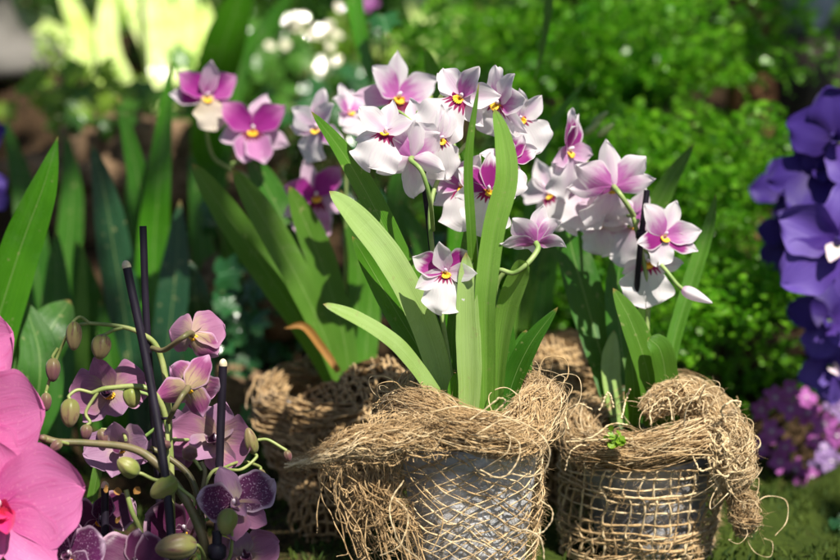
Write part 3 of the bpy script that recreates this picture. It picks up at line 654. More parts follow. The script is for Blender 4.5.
ringp = ring(pr, RR * 1.03, RR * 1.0, RZ + .013, 14, .04, .003, lambda t: .006 * np.cos(t) + .008 * np.sin(t).clip(0))
mb = MB(); C = cat(np.vstack([ringp, ringp[:1]]), 60); tube(mb, C - np.array([0, 0, .003]), .0105 + .0015 * np.sin(np.linspace(0, 40, 60)), 12, 1, False)
bundle(mb, ringp, .0135, .0120, 420, .00024, 3, True, 1.6, 2200, .15, 0, (0, .2))
bundle(mb, ringp, .0137, .0122, 380, .00023, 0, True, 1.6, 4500, .15, 16, (2, .35))
bundle(mb, ringp, .0138, .0122, 150, .00042, 2, True, 1.3, 600, .12, 10, (0, .4))
mb.build('burlap_collar', [M['jute'], M['coir'], M['jute_pale'], M['jute_brown']], potB)
mb = MB()
tube(mb, cat([P(655, 405, 1.56), P(672, 396, 1.56), P(695, 402, 1.56), P(712, 420, 1.56)], 24), np.array([.005, .007, .008, .006]), 12, 1)
bundle(mb, [P(645, 415, 1.555), P(662, 400, 1.555), P(684, 396, 1.555), P(704, 408, 1.555), P(720, 430, 1.555)], [.007, .010, .011, .009, .008], [.007, .010, .011, .009, .008], 420, .00022, 0, False, 1.5, 2200, .3, 6, (2, .25))
bundle(mb, [P(645, 415, 1.553), P(662, 400, 1.553), P(684, 396, 1.553), P(704, 408, 1.553), P(720, 430, 1.553)], [.007, .011, .012, .010, .008], [.007, .011, .012, .010, .008], 60, .00042, 2, False, 1.4, 200, .3, 3)
mb.build('burlap_bulge', [M['jute'], M['coir'], M['jute_pale']], potB)
mb = MB()
tube(mb, cat([P(722, 428, 1.55), P(738, 450, 1.55), P(734, 490, 1.555), P(746, 520, 1.56)], 30), np.array([.008, .009, .007, .008, .006]), 12, 1)
bundle(mb, [P(712, 420, 1.55), P(732, 436, 1.545), P(736, 465, 1.545), P(732, 492, 1.55)], [.009, .013, .012, .009], [.009, .013, .012, .009], 460, .00022, 0, False, 1.6, 2200, .25, 8, (2, .5))
bundle(mb, [P(712, 420, 1.548), P(732, 436, 1.543), P(735, 465, 1.543), P(732, 492, 1.548)], [.009, .012, .012, .009], [.009, .012, .012, .009], 90, .00042, 2, False, 1.4, 900, .25, 3)
bundle(mb, [P(730, 485, 1.55), P(742, 500, 1.552), P(746, 520, 1.555), P(740, 536, 1.56)], [.007, .010, .010, .005], [.007, .010, .010, .005], 260, .00024, 0, False, 1.3, 1200, .3, 4, (2, .3))
net(mb, np.array([[P(705, 420, 1.545), P(728, 425, 1.54), P(748, 450, 1.55)], [P(708, 450, 1.54), P(728, 458, 1.53), P(748, 470, 1.545)], [P(712, 485, 1.545), P(730, 492, 1.538), P(744, 500, 1.55)]]), 9, 8, .0008, .8, .1, .1, 2, 500, .0012)
mb.build('burlap_knot', [M['jute_brown'], M['coir'], M['jute_pale']], potB)
mb = MB()
tube(mb, cat([P(566, 442, 1.546), P(600, 440, 1.54), P(650, 438, 1.538), P(700, 438, 1.54), P(728, 430, 1.54)], 40), .0007, 5, 0)
for pts, rr in (([(728, 428), (722, 412), (728, 403), (740, 402), (738, 408)], .0016), ([(622, 418), (626, 400), (630, 388)], .0012), ([(568, 430), (566, 412), (580, 404), (592, 410)], .0012), ([(600, 410), (608, 393), (614, 408)], .0012), ([(650, 425), (652, 408), (668, 398), (672, 420)], .0010),
                ([(570, 440), (590, 438), (610, 425), (628, 424)], .0013), ([(716, 470), (738, 500), (752, 500), (762, 512)], .0005), ([(565, 470), (572, 450), (590, 444)], .001), ([(690, 450), (700, 470), (716, 466)], .0012)):
    yarn(mb, cat([P(x, y, 1.535 + .004 * rng.normal()) for x, y in pts], 60), rr * .55, 0, 6, .0003)
mb.build('loose_yarn', [M['jute_pale']], potB)
for cx, cy, nn in ((614, 441, 26),):
    mb = MB(); p0 = P(cx, cy, 1.530)
    for k in range(nn):
        p = p0 + RIGHT * rng.normal(0, .0040) + UP * rng.normal(0, .0026) + BACK * rng.normal(.001, .001); V, F, UV = petal(.006, .0022, nu=3, nv=5); R = frame(rng.normal(0, 1, 3) + BACK + UP, rng.uniform(0, 360)); mb.add(p + V @ R.T, F, UV)
        tube(mb, np.array([p0 - BACK * .002, (p0 + p) / 2, p]), .0003, 3, 0, False)
    mb.build('moss_sprig', M['shrub_lime'], potB)

def back_pot(name_label, cpx, d, R, top_px, patches, seed_r, brown=True, collar=True):
    c = P(cpx[0], cpx[1], d); rz = float(P(cpx[0], top_px, d - R)[2]); gz = float(hgt(c[0], c[1]))
    t = thing('burlap_wrapped_pot', name_label, 'flower pot', (c[0], c[1], 0)); pot_shell(t, c, rz, R, M['pot_dark'])
    mb = MB(); rf = lambda a, z: R * (.80 + .28 * z / rz) + .004 + .006 * math.sin(3 * a + 30 * z + seed_r)
    net(mb, cyl_ctrl(c, rf, .0, rz, 0, 6.28, 5, 18, .004), 84, 28, .0009, 1.3, .08, .05, 0, 700, .0016)
    net(mb, cyl_ctrl(c, lambda a, z: rf(a, z) + .003, .0, rz, 0, 6.28, 5, 18, .005), 84, 26, .0009, 1.5, -.08, .08, 1, 300, .0018)
    mb.build('burlap_wrap', [M['jute_brown'], M['jute']], t)
    rp = ring(c, R * 1.1, R * 1.1, rz + .008, 12, .06, .006); mb = MB(); C = cat(np.vstack([rp, rp[:1]]), 60); tube(mb, C, .009, 10, 1, False)
    bundle(mb, rp, .015, .014, 170, .0007, 0, True, 1.2, 400, .2, 16); mb.build('burlap_collar', [M['jute_brown'], M['coir']], t)
    for k, (ctrl, a, b, mm) in enumerate(patches):
        mb = MB(); ct = np.array([[P(*q) for q in row] for row in ctrl]); S = surf(ct, 26, 30)
        net(mb, ct, int(a * .72), int(b * .72), .00105, .35, .05, .02, 0, 300, .0006, .0012)
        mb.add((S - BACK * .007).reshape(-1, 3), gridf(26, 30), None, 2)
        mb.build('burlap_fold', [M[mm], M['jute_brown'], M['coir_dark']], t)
    return t
back_pot('brown burlap bundled pot left behind the centre pot, its coarse weave spread wide', (350, 480), 1.74, .062, 425,
         [([[(276, 418, 1.72), (296, 398, 1.71), (330, 382, 1.69), (352, 388, 1.69)], [(280, 440, 1.70), (306, 418, 1.68), (336, 404, 1.67), (356, 410, 1.67)], [(284, 466, 1.69), (312, 444, 1.66), (340, 432, 1.65), (362, 436, 1.66)]], 24, 12, 'jute_brown'),
          ([[(330, 392, 1.70), (352, 366, 1.69), (392, 358, 1.68), (436, 376, 1.69)], [(332, 412, 1.68), (360, 388, 1.66), (398, 382, 1.65), (438, 396, 1.67)], [(338, 440, 1.67), (366, 420, 1.64), (402, 415, 1.63), (440, 424, 1.65)]], 24, 13, 'jute'),
          ([[(292, 465, 1.70), (322, 450, 1.68), (362, 450, 1.66), (400, 455, 1.66)], [(290, 500, 1.69), (318, 492, 1.66), (358, 490, 1.64), (398, 490, 1.65)], [(284, 535, 1.69), (314, 528, 1.66), (352, 528, 1.65), (390, 530, 1.65)], [(280, 575, 1.70), (312, 572, 1.68), (350, 572, 1.67), (388, 570, 1.67)]], 22, 18, 'jute_brown')], 1.)
back_pot('burlap wrapped pot mostly hidden between the centre pot and the right pot', (548, 470), 1.80, .056, 400,
         [([[(492, 372, 1.79), (520, 342, 1.78), (552, 336, 1.77), (590, 352, 1.78)], [(494, 395, 1.77), (524, 368, 1.75), (556, 362, 1.74), (592, 372, 1.76)], [(498, 430, 1.76), (528, 408, 1.73), (558, 402, 1.72), (594, 410, 1.74)]], 26, 18, 'jute'),
          ([[(500, 420, 1.76), (530, 402, 1.73), (562, 402, 1.72), (600, 412, 1.74)], [(504, 480, 1.75), (534, 470, 1.72), (566, 470, 1.71), (600, 470, 1.73)], [(510, 590, 1.76), (540, 588, 1.74), (566, 588, 1.73), (600, 588, 1.75)]], 22, 26, 'jute_brown')], 2.)

# ------------------------------------------------------------------ centre orchid
ocA = thing('pansy_orchid', 'white pansy orchid with strap leaves coloured sunlit pale green growing in the centre pot', 'orchid', (pc[0], pc[1], CZ * .93))
L = lambda *a, **k: leaf(ocA, *a, **k)
L([(456, 428, 1.51), (440, 360, 1.512), (412, 290, 1.51), (378, 215, 1.50), (346, 158, 1.49), (311, 111, 1.475)], 29, M['leaf'], cv(.55, .25, 1), .34, .42, 5, .75, twist=(.25, -.1))
L([(450, 424, 1.50), (438, 370, 1.498), (418, 312, 1.49), (388, 258, 1.475), (354, 216, 1.462), (329, 191, 1.455)], 33, M['leaf_sunlit'], cv(.30, .55, 1), .32, .42, 5, .62, twist=(.35, -.05))
L([(454, 426, 1.505), (432, 372, 1.506), (400, 318, 1.505), (372, 270, 1.50), (352, 236, 1.49)], 30, M['leaf'], cv(.5, .1, 1), .2, .5, 4, .8)
L([(446, 424, 1.488), (432, 392, 1.478), (400, 350, 1.455), (362, 322, 1.432), (323, 304, 1.42)], 26, M['leaf_sunlit'], cv(.25, .75, .75), .22, .6, 5, .55, twist=(.2, -.1))
L([(468, 430, 1.468), (470, 380, 1.463), (468, 320, 1.458), (466, 252, 1.455)], 25, M['leaf_sunlit'], cv(-.12, .1, 1), .30, .75, 7, .75)
L([(486, 430, 1.476), (486, 370, 1.466), (486, 300, 1.455), (494, 230, 1.448), (506, 180, 1.443), (503, 140, 1.44), (494, 108, 1.438)], 24, M['leaf_halflit'], cv(-.2, .1, 1), .34, .72, 6, .65, twist=(.0, .1, -.35, -.5))
L([(496, 426, 1.478), (500, 360, 1.47), (508, 310, 1.46), (521, 274, 1.447), (527, 262, 1.44)], 25, M['leaf_halflit'], cv(-.5, .25, .9), .32, .6, 7, .5, twist=(.2, -.2))
L([(504, 424, 1.49), (512, 385, 1.49), (530, 345, 1.482), (558, 307, 1.475)], 26, M['leaf_dark'], cv(-.35, .35, .9), .3, .62, 4, .9)
L([(474, 424, 1.505), (474, 330, 1.48), (471, 240, 1.455), (468, 160, 1.448), (479, 82, 1.45)], 12, M['leaf_back'], cv(.5, .1, 1), .3, .8, 5, .8)
L([(516, 420, 1.525), (520, 370, 1.53), (526, 330, 1.532)], 26, M['leaf_dark'], cv(-.3, .1, 1), .25, .7, 5, .7)
L([(458, 425, 1.52), (452, 340, 1.53), (462, 270, 1.535), (474, 190, 1.54)], 14, M['leaf'], cv(.3, .1, 1), .3, .8, 5, .8)
L([(462, 430, 1.478), (456, 395, 1.474), (458, 372, 1.472)], 18, M['leaf'], cv(.2, .1, 1), .35, .8, 6, .7)
L([(478, 426, 1.50), (480, 360, 1.503), (482, 300, 1.505), (500, 255, 1.51)], 24, M['leaf_dark'], cv(.1, .1, 1), .25, .8, 5, .8)
L([(508, 424, 1.50), (506, 372, 1.503), (503, 320, 1.50), (496, 285, 1.498)], 22, M['leaf_dark'], cv(.3, .1, 1), .3, .8, 5, .8)
mb = MB()
for x, y, d, a, b in ((466, 428, 1.485, 24, 11), (484, 430, 1.482, 26, 11), (500, 428, 1.492, 22, 9), (452, 428, 1.50, 22, 9)):
    blob(mb, P(x, y, d), UP, a * d / FPX, b * d / FPX, 0, 14, 10, .5, 5, .04)
mb.build('pseudobulb', M['leaf'], ocA)
stem(ocA, [(458, 425, 1.505), (444, 330, 1.508), (434, 262, 1.505), (430, 215, 1.50), (437, 182, 1.505), (452, 160, 1.515), (470, 140, 1.52)], np.array([.0019, .0017, .0015]), M['stem'])
stem(ocA, [(482, 425, 1.49), (484, 330, 1.50), (478, 270, 1.515), (470, 200, 1.525), (452, 140, 1.54), (438, 108, 1.54), (444, 92, 1.535), (452, 90, 1.53)], np.array([.0019, .0017, .0013]), M['stem'])
stem(ocA, [(478, 425, 1.485), (488, 340, 1.47), (496, 288, 1.462), (504, 272, 1.458)], .0017, M['stem'])
F_ = lambda a, b, s, *c, **k: flower(ocA, a, b, s * 1.14, *c, **k)
WH = MILT('m_white', 'm_white', 'm_white'); 
F_((386, 133, 1.475), (-.15, .55, .8), 1.9, MILT('m_white', 'm_white', 'm_white', lipL=1.35, lipW=.85, liptilt=-4), -8, [(384, 117, 1.50), (400, 112, 1.515), (440, 150, 1.52)], .0011)
F_((412, 158, 1.475), (.1, .28, -.9), 2.1, MILT('m_white', 'm_blush', 'm_white', 'm_lip_bare', 1.45, .36, liptilt=28), 8, [(422, 172, 1.462), (430, 200, 1.47), (433, 230, 1.50)], .0016)
F_((440, 138, 1.49), (.55, -.25, .7), 1.8, MILT('m_white', 'm_white', 'm_blush', lipL=1.4, lipW=.85), 15, [(430, 118, 1.51), (418, 114, 1.515), (452, 150, 1.518)])
F_((461, 97, 1.50), (-.25, .05, 1), 2.2, MILT('m_blush', 'm_white', 'm_white', lipL=1.45, lipW=.86, spread=-4), -42, [(448, 88, 1.53), (438, 108, 1.54)])
F_((499, 103, 1.52), (-.72, -.05, .6), 2.3, MILT('m_white', 'm_blush', 'm_white', lipL=1.45, lipW=.86, liptilt=-8), -38, [(492, 96, 1.55), (470, 110, 1.545)])
F_((489, 190, 1.475), (.05, .12, 1), 2.05, MILT('m_mag', 'm_mag', 'm_white', lipL=1.4, lipW=.85), 12, [(480, 180, 1.51), (474, 190, 1.525)])
F_((462, 186, 1.535), (-.3, .05, 1), 2.1, MILT('m_white', 'm_blush', 'm_white'), 20, [(470, 180, 1.55)])
F_((508, 160, 1.51), (.35, .3, .8), 1.7, MILT('m_mag', 'm_mag', 'm_white'), -30, [(498, 165, 1.53), (474, 185, 1.528)])
F_((536, 243, 1.452), (-.12, .62, -.55), 2.0, MILT('m_blush', 'm_blush', 'm_blush', 'm_lip_bare', 1.15, .5, ptilt=28, liptilt=35), 10, [(527, 264, 1.442), (514, 273, 1.445), (500, 270, 1.45), (490, 275, 1.462)], .0017)
F_((446, 272, 1.462), (-.06, .02, 1), 1.9, MILT('m_white', 'm_mag', 'm_white', lipL=1.45, lipW=.66, spread=0), 10, [(444, 262, 1.49), (440, 250, 1.502)])
F_((397, 97, 1.62), (.5, .1, .8), 2.6, MILT('m_white', 'm_blush', 'm_pink', 'm_lip_pink'), -12, [(410, 120, 1.63), (440, 150, 1.60)], label='pink and white flower out of focus behind the others')
F_((520, 118, 1.545), (.3, -.2, .8), 1.8, WH, 30, [(500, 120, 1.56)])
F_((420, 128, 1.52), (-.3, .6, .6), 1.7, WH, 20, [(425, 140, 1.53), (440, 150, 1.525)])
stake('slim dark stake beside the centre stem among white flowers', [(442, 425, 1.53), (437, 330, 1.53), (432, 250, 1.52), (424, 180, 1.51)], .0024, False)

# ------------------------------------------------------------------ right orchid
ocB = thing('pansy_orchid', 'white and lilac pansy orchid leaning over the right pot', 'orchid', (pr[0], pr[1], RZ * .93))
L = lambda *a, **k: leaf(ocB, *a, **k)
L([(622, 430, 1.62), (604, 365, 1.64), (586, 300, 1.655), (570, 240, 1.66), (562, 175, 1.66)], 42, M['leaf_dark'], cv(.3, .1, 1), .2, .5, 4, .8)
L([(652, 425, 1.575), (648, 375, 1.57), (632, 325, 1.56), (613, 288, 1.555)], 32, M['leaf_back'], cv(.4, .2, 1), .26, .6, 4, .8)
L([(664, 425, 1.60), (672, 350, 1.61), (692, 280, 1.62), (708, 230, 1.625), (716, 194, 1.63)], 17, M['leaf'], cv(-.3, .2, 1), .35, .7, 4, .8)
L([(640, 425, 1.66), (634, 330, 1.68), (645, 240, 1.69), (668, 185, 1.69), (694, 144, 1.69)], 27, M['leaf_back'], cv(-.35, .3, 1), .3, .6, 4, .8)
L([(668, 425, 1.575), (666, 380, 1.565), (660, 350, 1.555), (648, 338, 1.553)], 26, M['leaf_back'], cv(.1, .35, 1), .3, .8, 6, .6)
L([(618, 425, 1.62), (610, 370, 1.63), (614, 330, 1.635)], 22, M['leaf_sunlit'], cv(.3, .1, 1), .25, .7, 4, .8)
L([(636, 425, 1.63), (622, 350, 1.64), (618, 280, 1.645), (632, 225, 1.65)], 30, M['leaf_dark'], cv(.1, .1, 1), .25, .7, 4, .8)
L([(632, 425, 1.585), (634, 390, 1.58), (630, 350, 1.58)], 22, M['leaf'], cv(.2, .1, 1), .3, .7, 4, .8)
mb = MB()
for x, y, d, a, b in ((634, 428, 1.60, 22, 10), (655, 430, 1.59, 24, 10), (668, 428, 1.60, 20, 9)): blob(mb, P(x, y, d), UP, a * d / FPX, b * d / FPX, 0, 14, 10, .5, 5, .04)
mb.build('pseudobulb', M['leaf'], ocB)
stem(ocB, [(648, 425, 1.59), (647, 340, 1.59), (648, 290, 1.585), (640, 245, 1.58), (632, 214, 1.57), (622, 196, 1.60), (600, 170, 1.63), (582, 160, 1.63)], np.array([.0019, .0017, .0012]), M['stem'])
F_ = lambda a, b, s, *c, **k: flower(ocB, a, b, s * 1.24, *c, **k)
F_((568, 150, 1.585), (.75, -.1, .5), 2.1, MILT('m_mag', 'm_mag', 'm_pink', 'm_lip_bare', ptilt=20), 5, [(566, 160, 1.61), (590, 170, 1.63)])
F_((614, 187, 1.572), (-.1, .25, -.9), 2.4, MILT('m_white', 'm_blush', 'm_blush', 'm_lip_bare', 1.3, .72, ptilt=14, liptilt=16), -8, [(620, 194, 1.556), (628, 206, 1.56), (634, 216, 1.57)], .0019)
F_((585, 190, 1.615), (-.3, .0, 1), 2.3, MILT('m_blush', 'm_mag', 'm_blush', 'm_lip_bare', 1.3, .75), -15, [(600, 190, 1.64)])
F_((550, 194, 1.66), (-.5, .2, .8), 2.0, MILT('m_white', 'm_white', 'm_white'), 40, [(580, 180, 1.67), (600, 172, 1.64)])
F_((632, 225, 1.60), (.4, .1, -.8), 2.0, MILT('m_blush', 'm_blush', 'm_white', 'm_lip_bare'), 15, [(638, 220, 1.585), (636, 226, 1.575)])
F_((664, 236, 1.57), (.35, .1, .9), 2.0, MILT('m_white', 'm_blush', 'm_mag', 'm_lip_bare', 1.0, .45, ptilt=22), -14, [(655, 240, 1.59), (642, 246, 1.582)])
F_((648, 262, 1.585), (-.05, -.1, 1), 1.9, MILT('m_white', 'm_white', 'm_white', 'm_lip', 1.45, .85), 4, [(650, 255, 1.60), (644, 250, 1.585)], only=[3, 4, 5])
F_((600, 222, 1.61), (-.2, -.3, .9), 1.7, MILT('m_white', 'm_blush', 'm_blush', 'm_lip_bare', 1.3, .7), 10, [(615, 215, 1.62), (632, 216, 1.575)])
bud(ocB, (697, 296, 1.56), (.9, -.42, .1), 17, 9, None or 'm_white', [(676, 283, 1.56), (664, 268, 1.563), (652, 257, 1.575)], .0015, 'stem', .9)
mb = MB()
for x, y in ((600, 118), (592, 128), (606, 130)): blob(mb, P(x, y, 1.72), cv(.6, .5, .2), .009, .004, 0, 12, 8, .5)
mb.build('bud', M['stem'], ocB)
stake('black stake clipped to the stem of the right orchid', [(628, 430, 1.60), (633, 340, 1.595), (640, 250, 1.575), (647, 190, 1.57)], .0023, False, clip=.78)

# ------------------------------------------------------------------ magenta orchid behind on the left
ocC = thing('pansy_orchid', 'blurred magenta pansy orchid with broad green leaves behind at left', 'orchid', P(345, 405, 1.74))
L = lambda *a, **k: leaf(ocC, *a, **k)
L([(338, 395, 1.74), (305, 330, 1.735), (262, 265, 1.725), (222, 208, 1.715), (192, 163, 1.705)], 36, M['leaf_back'], cv(.5, .2, 1), .2, .4, 5, .75)
L([(345, 395, 1.73), (322, 330, 1.72), (292, 268, 1.705), (260, 212, 1.69), (232, 168, 1.68)], 34, M['leaf_back'], cv(.5, .2, 1), .2, .4, 5, .75)
L([(345, 395, 1.75), (322, 310, 1.76), (288, 230, 1.77), (268, 190, 1.77), (248, 154, 1.77)], 38, M['leaf_dark'], cv(.4, .2, 1), .2, .5, 5, .75)
L([(352, 395, 1.735), (342, 330, 1.73), (322, 265, 1.72), (304, 220, 1.71), (289, 186, 1.70)], 33, M['leaf_back'], cv(.5, .2, 1), .2, .45, 5, .75)
L([(352, 400, 1.75), (356, 330, 1.76), (358, 250, 1.765), (340, 190, 1.77)], 22, M['leaf'], cv(.1, .2, 1), .2, .8, 5, .75)
L([(360, 400, 1.75), (368, 330, 1.76), (372, 280, 1.765)], 24, M['leaf'], cv(.1, .2, 1), .2, .8, 5, .75)
L([(338, 372, 1.70), (322, 348, 1.70), (304, 326, 1.695), (284, 328, 1.69)], 9, M['leaf_dry'], cv(.2, .6, 1), .5, .7, 4, .8, twist=(0, .9), label='dry orange leaf curling at the base')
stem(ocC, [(350, 400, 1.76), (345, 300, 1.79), (300, 235, 1.80), (258, 185, 1.80), (228, 168, 1.795), (214, 158, 1.79), (208, 140, 1.78), (206, 115, 1.775), (204, 100, 1.775)], np.array([.002, .0018, .0014]), M['stem'])
F_ = lambda *a, **k: flower(ocC, *a, **k)
F_((253, 130, 1.76), (.02, .12, 1), 2.9, MILT('m_pink', 'm_magdeep', 'm_pink', 'm_lip_pink', 1.1, .80, two=True), -5, [(243, 158, 1.79), (232, 164, 1.795)], .0018)
F_((206, 96, 1.765), (.45, -.05, .8), 2.7, MILT('m_pink', 'm_magdeep', 'm_mag', 'm_cream', 1.1, .62), 5, [(206, 110, 1.78)], .0018)
F_((316, 196, 1.75), (.12, .05, 1), 2.7, MILT('m_pink', 'm_magdeep', 'm_pink', 'm_lip_pink', 1.3, .62), 4, [(325, 220, 1.79), (318, 250, 1.80)])
F_((318, 128, 1.68), (-.5, .1, .75), 2.6, MILT('m_blush', 'm_white', 'm_blush', 'm_lip_bare', 1.1, .5, ptilt=16), -10, [(330, 130, 1.71), (345, 160, 1.75), (345, 300, 1.78)])
F_((348, 112, 1.70), (.5, .35, .6), 2.2, MILT('m_white', 'm_blush', 'm_white', 'm_lip_bare', 1.1, .6), 20, [(345, 130, 1.74), (345, 160, 1.755)])

# ------------------------------------------------------------------ hot pink moth orchid, front left
pp = P(-70, 600, 1.44)
ph = thing('moth_orchid', 'hot pink moth orchid cut off by the left edge in front', 'orchid', (pp[0], pp[1], .01))
stem(ph, [(-75, 640, 1.47), (-70, 520, 1.47), (-60, 400, 1.46), (-50, 320, 1.455), (-30, 290, 1.455)], .0026, M['phal_stem_green'])
PK = PHAL('p_pink', 'p_pink', 'p_pink', 'p_pinklip', ruf=.08, wide=.66, ptilt=12)
flower(ph, (-4, 508, 1.405), (.35, .05, 1), 5.3, PK, 6, [(-30, 500, 1.44), (-68, 500, 1.465)], .002, ('column', 'callus'), jit=2, loose=.04)
flower(ph, (-30, 425, 1.425), (.3, .0, 1), 5.0, PK, 4, [(-45, 410, 1.45), (-62, 420, 1.46)], .002, jit=2, loose=.04)
flower(ph, (-52, 352, 1.44), (.3, .05, 1), 4.4, PK, 8, [(-45, 330, 1.45), (-52, 330, 1.455)], .002, jit=2, loose=.04)
leaf(ph, [(-70, 640, 1.47), (-50, 610, 1.45), (0, 600, 1.43), (50, 620, 1.41)], 70, M['leaf_dark'], cv(0, 1, .3), .15, .7, 5, .6)

# ------------------------------------------------------------------ mauve moth orchid with buds, front left
pm = P(190, 610, 1.47)
mo = thing('moth_orchid', 'mauve moth orchid with many olive buds on branching brown spikes', 'orchid', (pm[0], pm[1], .01))
stem(mo, [(42, 438, 1.435), (58, 442, 1.438), (85, 443, 1.44), (130, 448, 1.44), (155, 462, 1.437), (178, 488, 1.435), (196, 520, 1.437), (206, 560, 1.44), (200, 640, 1.45)], np.array([.0028, .0024, .0026, .0032, .0034, .0034, .0034]), M['phal_stem'], seg=70)
stem(mo, [(150, 448, 1.455), (166, 456, 1.455), (188, 474, 1.452), (198, 498, 1.448), (203, 530, 1.442)], np.array([.0018, .0022, .0026]), M['phal_stem'])
stem(mo, [(173, 640, 1.475), (172, 520, 1.472), (168, 430, 1.468), (150, 390, 1.46), (110, 388, 1.458), (92, 393, 1.458)], np.array([.0026, .0022, .0015]), M['phal_stem_green'])
stem(mo, [(176, 640, 1.50), (170, 500, 1.50), (168, 400, 1.50), (158, 350, 1.50), (140, 333, 1.495), (118, 326, 1.49), (88, 323, 1.485)], np.array([.0026, .0022, .0013]), M['phal_stem_green'])
stem(mo, [(88, 323, 1.485), (72, 328, 1.487), (61, 348, 1.49), (52, 372, 1.49), (46, 392, 1.49)], .0012, M['phal_stem_green'])
stem(mo, [(166, 420, 1.455), (168, 450, 1.452), (166, 478, 1.45)], .0016, M['phal_stem_green'])
stem(mo, [(200, 515, 1.44), (203, 488, 1.438), (205, 472, 1.437), (201, 462, 1.437)], .0016, M['phal_stem'])
stem(mo, [(126, 490, 1.44), (132, 512, 1.44), (140, 530, 1.445), (150, 560, 1.45), (170, 620, 1.46)], .0018, M['phal_stem_green'])
mb = MB()
for x, y in ((108, 487), (122, 492), (134, 494), (120, 520)): 
    V, F, UV = petal(.006, .0028, nu=5, nv=6); R = frame(cv(*rng.normal(0, .6, 3) + np.array([0, 0, 1])), rng.uniform(0, 360)); mb.add(P(x, y, 1.438) + V @ R.T, F, UV)
mb.build('bract', M['leaf_dry'], mo)
for a in [((74, 336, 1.478), (0, -1, .1), 17, 11.5, 'p_bud', [(73, 322, 1.48), (80, 317, 1.482), (88, 322, 1.485)]),
          ((101, 347, 1.478), (-.1, -1, .2), 15, 14, 'p_bud', [(106, 334, 1.48), (114, 330, 1.485), (122, 328, 1.488)]),
          ((53, 370, 1.488), (0, -1, .1), 14, 10.5, 'p_budred', [(53, 356, 1.488), (58, 348, 1.489)]),
          ((46, 402, 1.488), (0, -1, .1), 11, 8, 'p_budred', [(46, 392, 1.489)]),
          ((70, 413, 1.45), (0, -1, .15), 17, 14, 'p_bud', [(69, 396, 1.452), (78, 390, 1.455), (92, 393, 1.458)]),
          ((132, 397, 1.462), (.15, -1, .1), 13, 13, 'p_budgreen', [(136, 388, 1.465), (142, 388, 1.462)]),
          ((128, 467, 1.428), (-.7, .55, .3), 15, 13.5, 'p_budgreen', [(142, 474, 1.43), (155, 480, 1.433), (166, 480, 1.436)]),
          ((164, 488, 1.432), (-.8, -.5, .2), 18, 15, 'p_budgreen', [(180, 488, 1.432), (194, 500, 1.435), (192, 512, 1.437)]),
          ((176, 547, 1.41), (-.95, -.1, .4), 25, 18, 'p_bud', [(200, 548, 1.42), (206, 560, 1.435)]),
          ((227, 522, 1.43), (-.2, -1, .2), 16, 14, 'p_budgreen', [(232, 540, 1.44), (228, 560, 1.445), (212, 565, 1.445)]),
          ((251, 441, 1.50), (-.25, 1, .1), 16, 9.5, 'p_bud', [(256, 458, 1.50), (240, 470, 1.49), (215, 470, 1.46), (203, 490, 1.44)]),
          ((190, 453, 1.43), (.2, .3, 1), 11, 11, 'p_budred', [(196, 462, 1.437), (202, 470, 1.437)]),
          ((86, 432, 1.455), (-.1, -1, .2), 9, 8.5, 'p_budred', [(90, 422, 1.457), (86, 412, 1.458), (98, 392, 1.458)]),
          ((103, 437, 1.455), (.3, -1, .2), 10, 8, 'p_budred', [(112, 430, 1.457), (122, 430, 1.457), (126, 440, 1.445)]),
          ((56, 446, 1.43), (-.6, -.5, .3), 8, 7.5, 'p_budred', [(68, 444, 1.437)]),
          ((42, 438, 1.434), (-1, .2, .1), 6, 4.8, 'p_budred', [(52, 441, 1.437)]),
          ((261, 482, 1.53), (0, -1, .1), 15, 8, 'p_budred', [(258, 466, 1.53), (240, 462, 1.51), (215, 472, 1.46)]),
          ((288, 456, 1.50), (.3, -1, .1), 7, 6, 'p_budred', [(282, 448, 1.50), (268, 440, 1.50), (258, 440, 1.50)]),
          ((166, 445, 1.445), (0, .3, 1), 8, 7, 'p_budred', [(168, 452, 1.452)])]:
    bud(mo, a[0], a[1], a[2] * .86, a[3] * .82, *a[4:])
F_ = lambda a, b, s, *c, **k: flower(mo, a, b, s * 1.10, *c, **k)
F_((192, 334, 1.485), (.15, -.1, -.9), 2.35, PHAL('p_mauve', 'p_mauve', 'p_stripe', ptilt=35, wide=.55), -10, [(182, 338, 1.47), (164, 350, 1.485), (152, 348, 1.495)], .0019, pedmat='phal_stem', label='mauve flower seen from behind beside the top stake')
F_((188, 388, 1.455), (.1, .25, -.9), 2.5, PHAL('p_stripe', 'p_stripe', 'p_stripe', ptilt=32, wide=.42), 20, [(182, 396, 1.44), (174, 410, 1.44), (168, 422, 1.455)], .0019, pedmat='phal_stem')
F_((122, 446, 1.46), (-.25, .1, 1), 2.2, PHAL('p_lilac', 'p_lilac', 'p_lilac', ptilt=20), 22, [(140, 440, 1.47), (160, 425, 1.468)])
F_((110, 392, 1.515), (-.1, .2, 1), 2.6, PHAL('p_mauve', 'p_mauve', 'p_lilac'), 12, [(130, 390, 1.51), (165, 400, 1.50)])
F_((216, 440, 1.52), (-.2, .1, 1), 2.9, PHAL('p_lilac', 'p_mauve', 'p_lilac'), -20, [(200, 440, 1.53), (172, 440, 1.50)])
F_((184, 436, 1.53), (.2, .1, 1), 2.4, PHAL('p_lilac', 'p_lilac', 'p_mauve'), 30, [(172, 440, 1.51)])
F_((234, 504, 1.45), (.25, .15, 1), 2.6, PHAL('p_lilac', 'p_plum', 'p_mauve', 'p_lilac', ptilt=18, wide=.5), 22, [(225, 510, 1.46), (206, 520, 1.442)])
F_((70, 556, 1.42), (-.05, .35, 1), 2.3, PHAL('p_plum', 'p_plum', 'p_plum', 'p_plumplain', ptilt=15), 4, [(90, 570, 1.44), (150, 600, 1.45)])
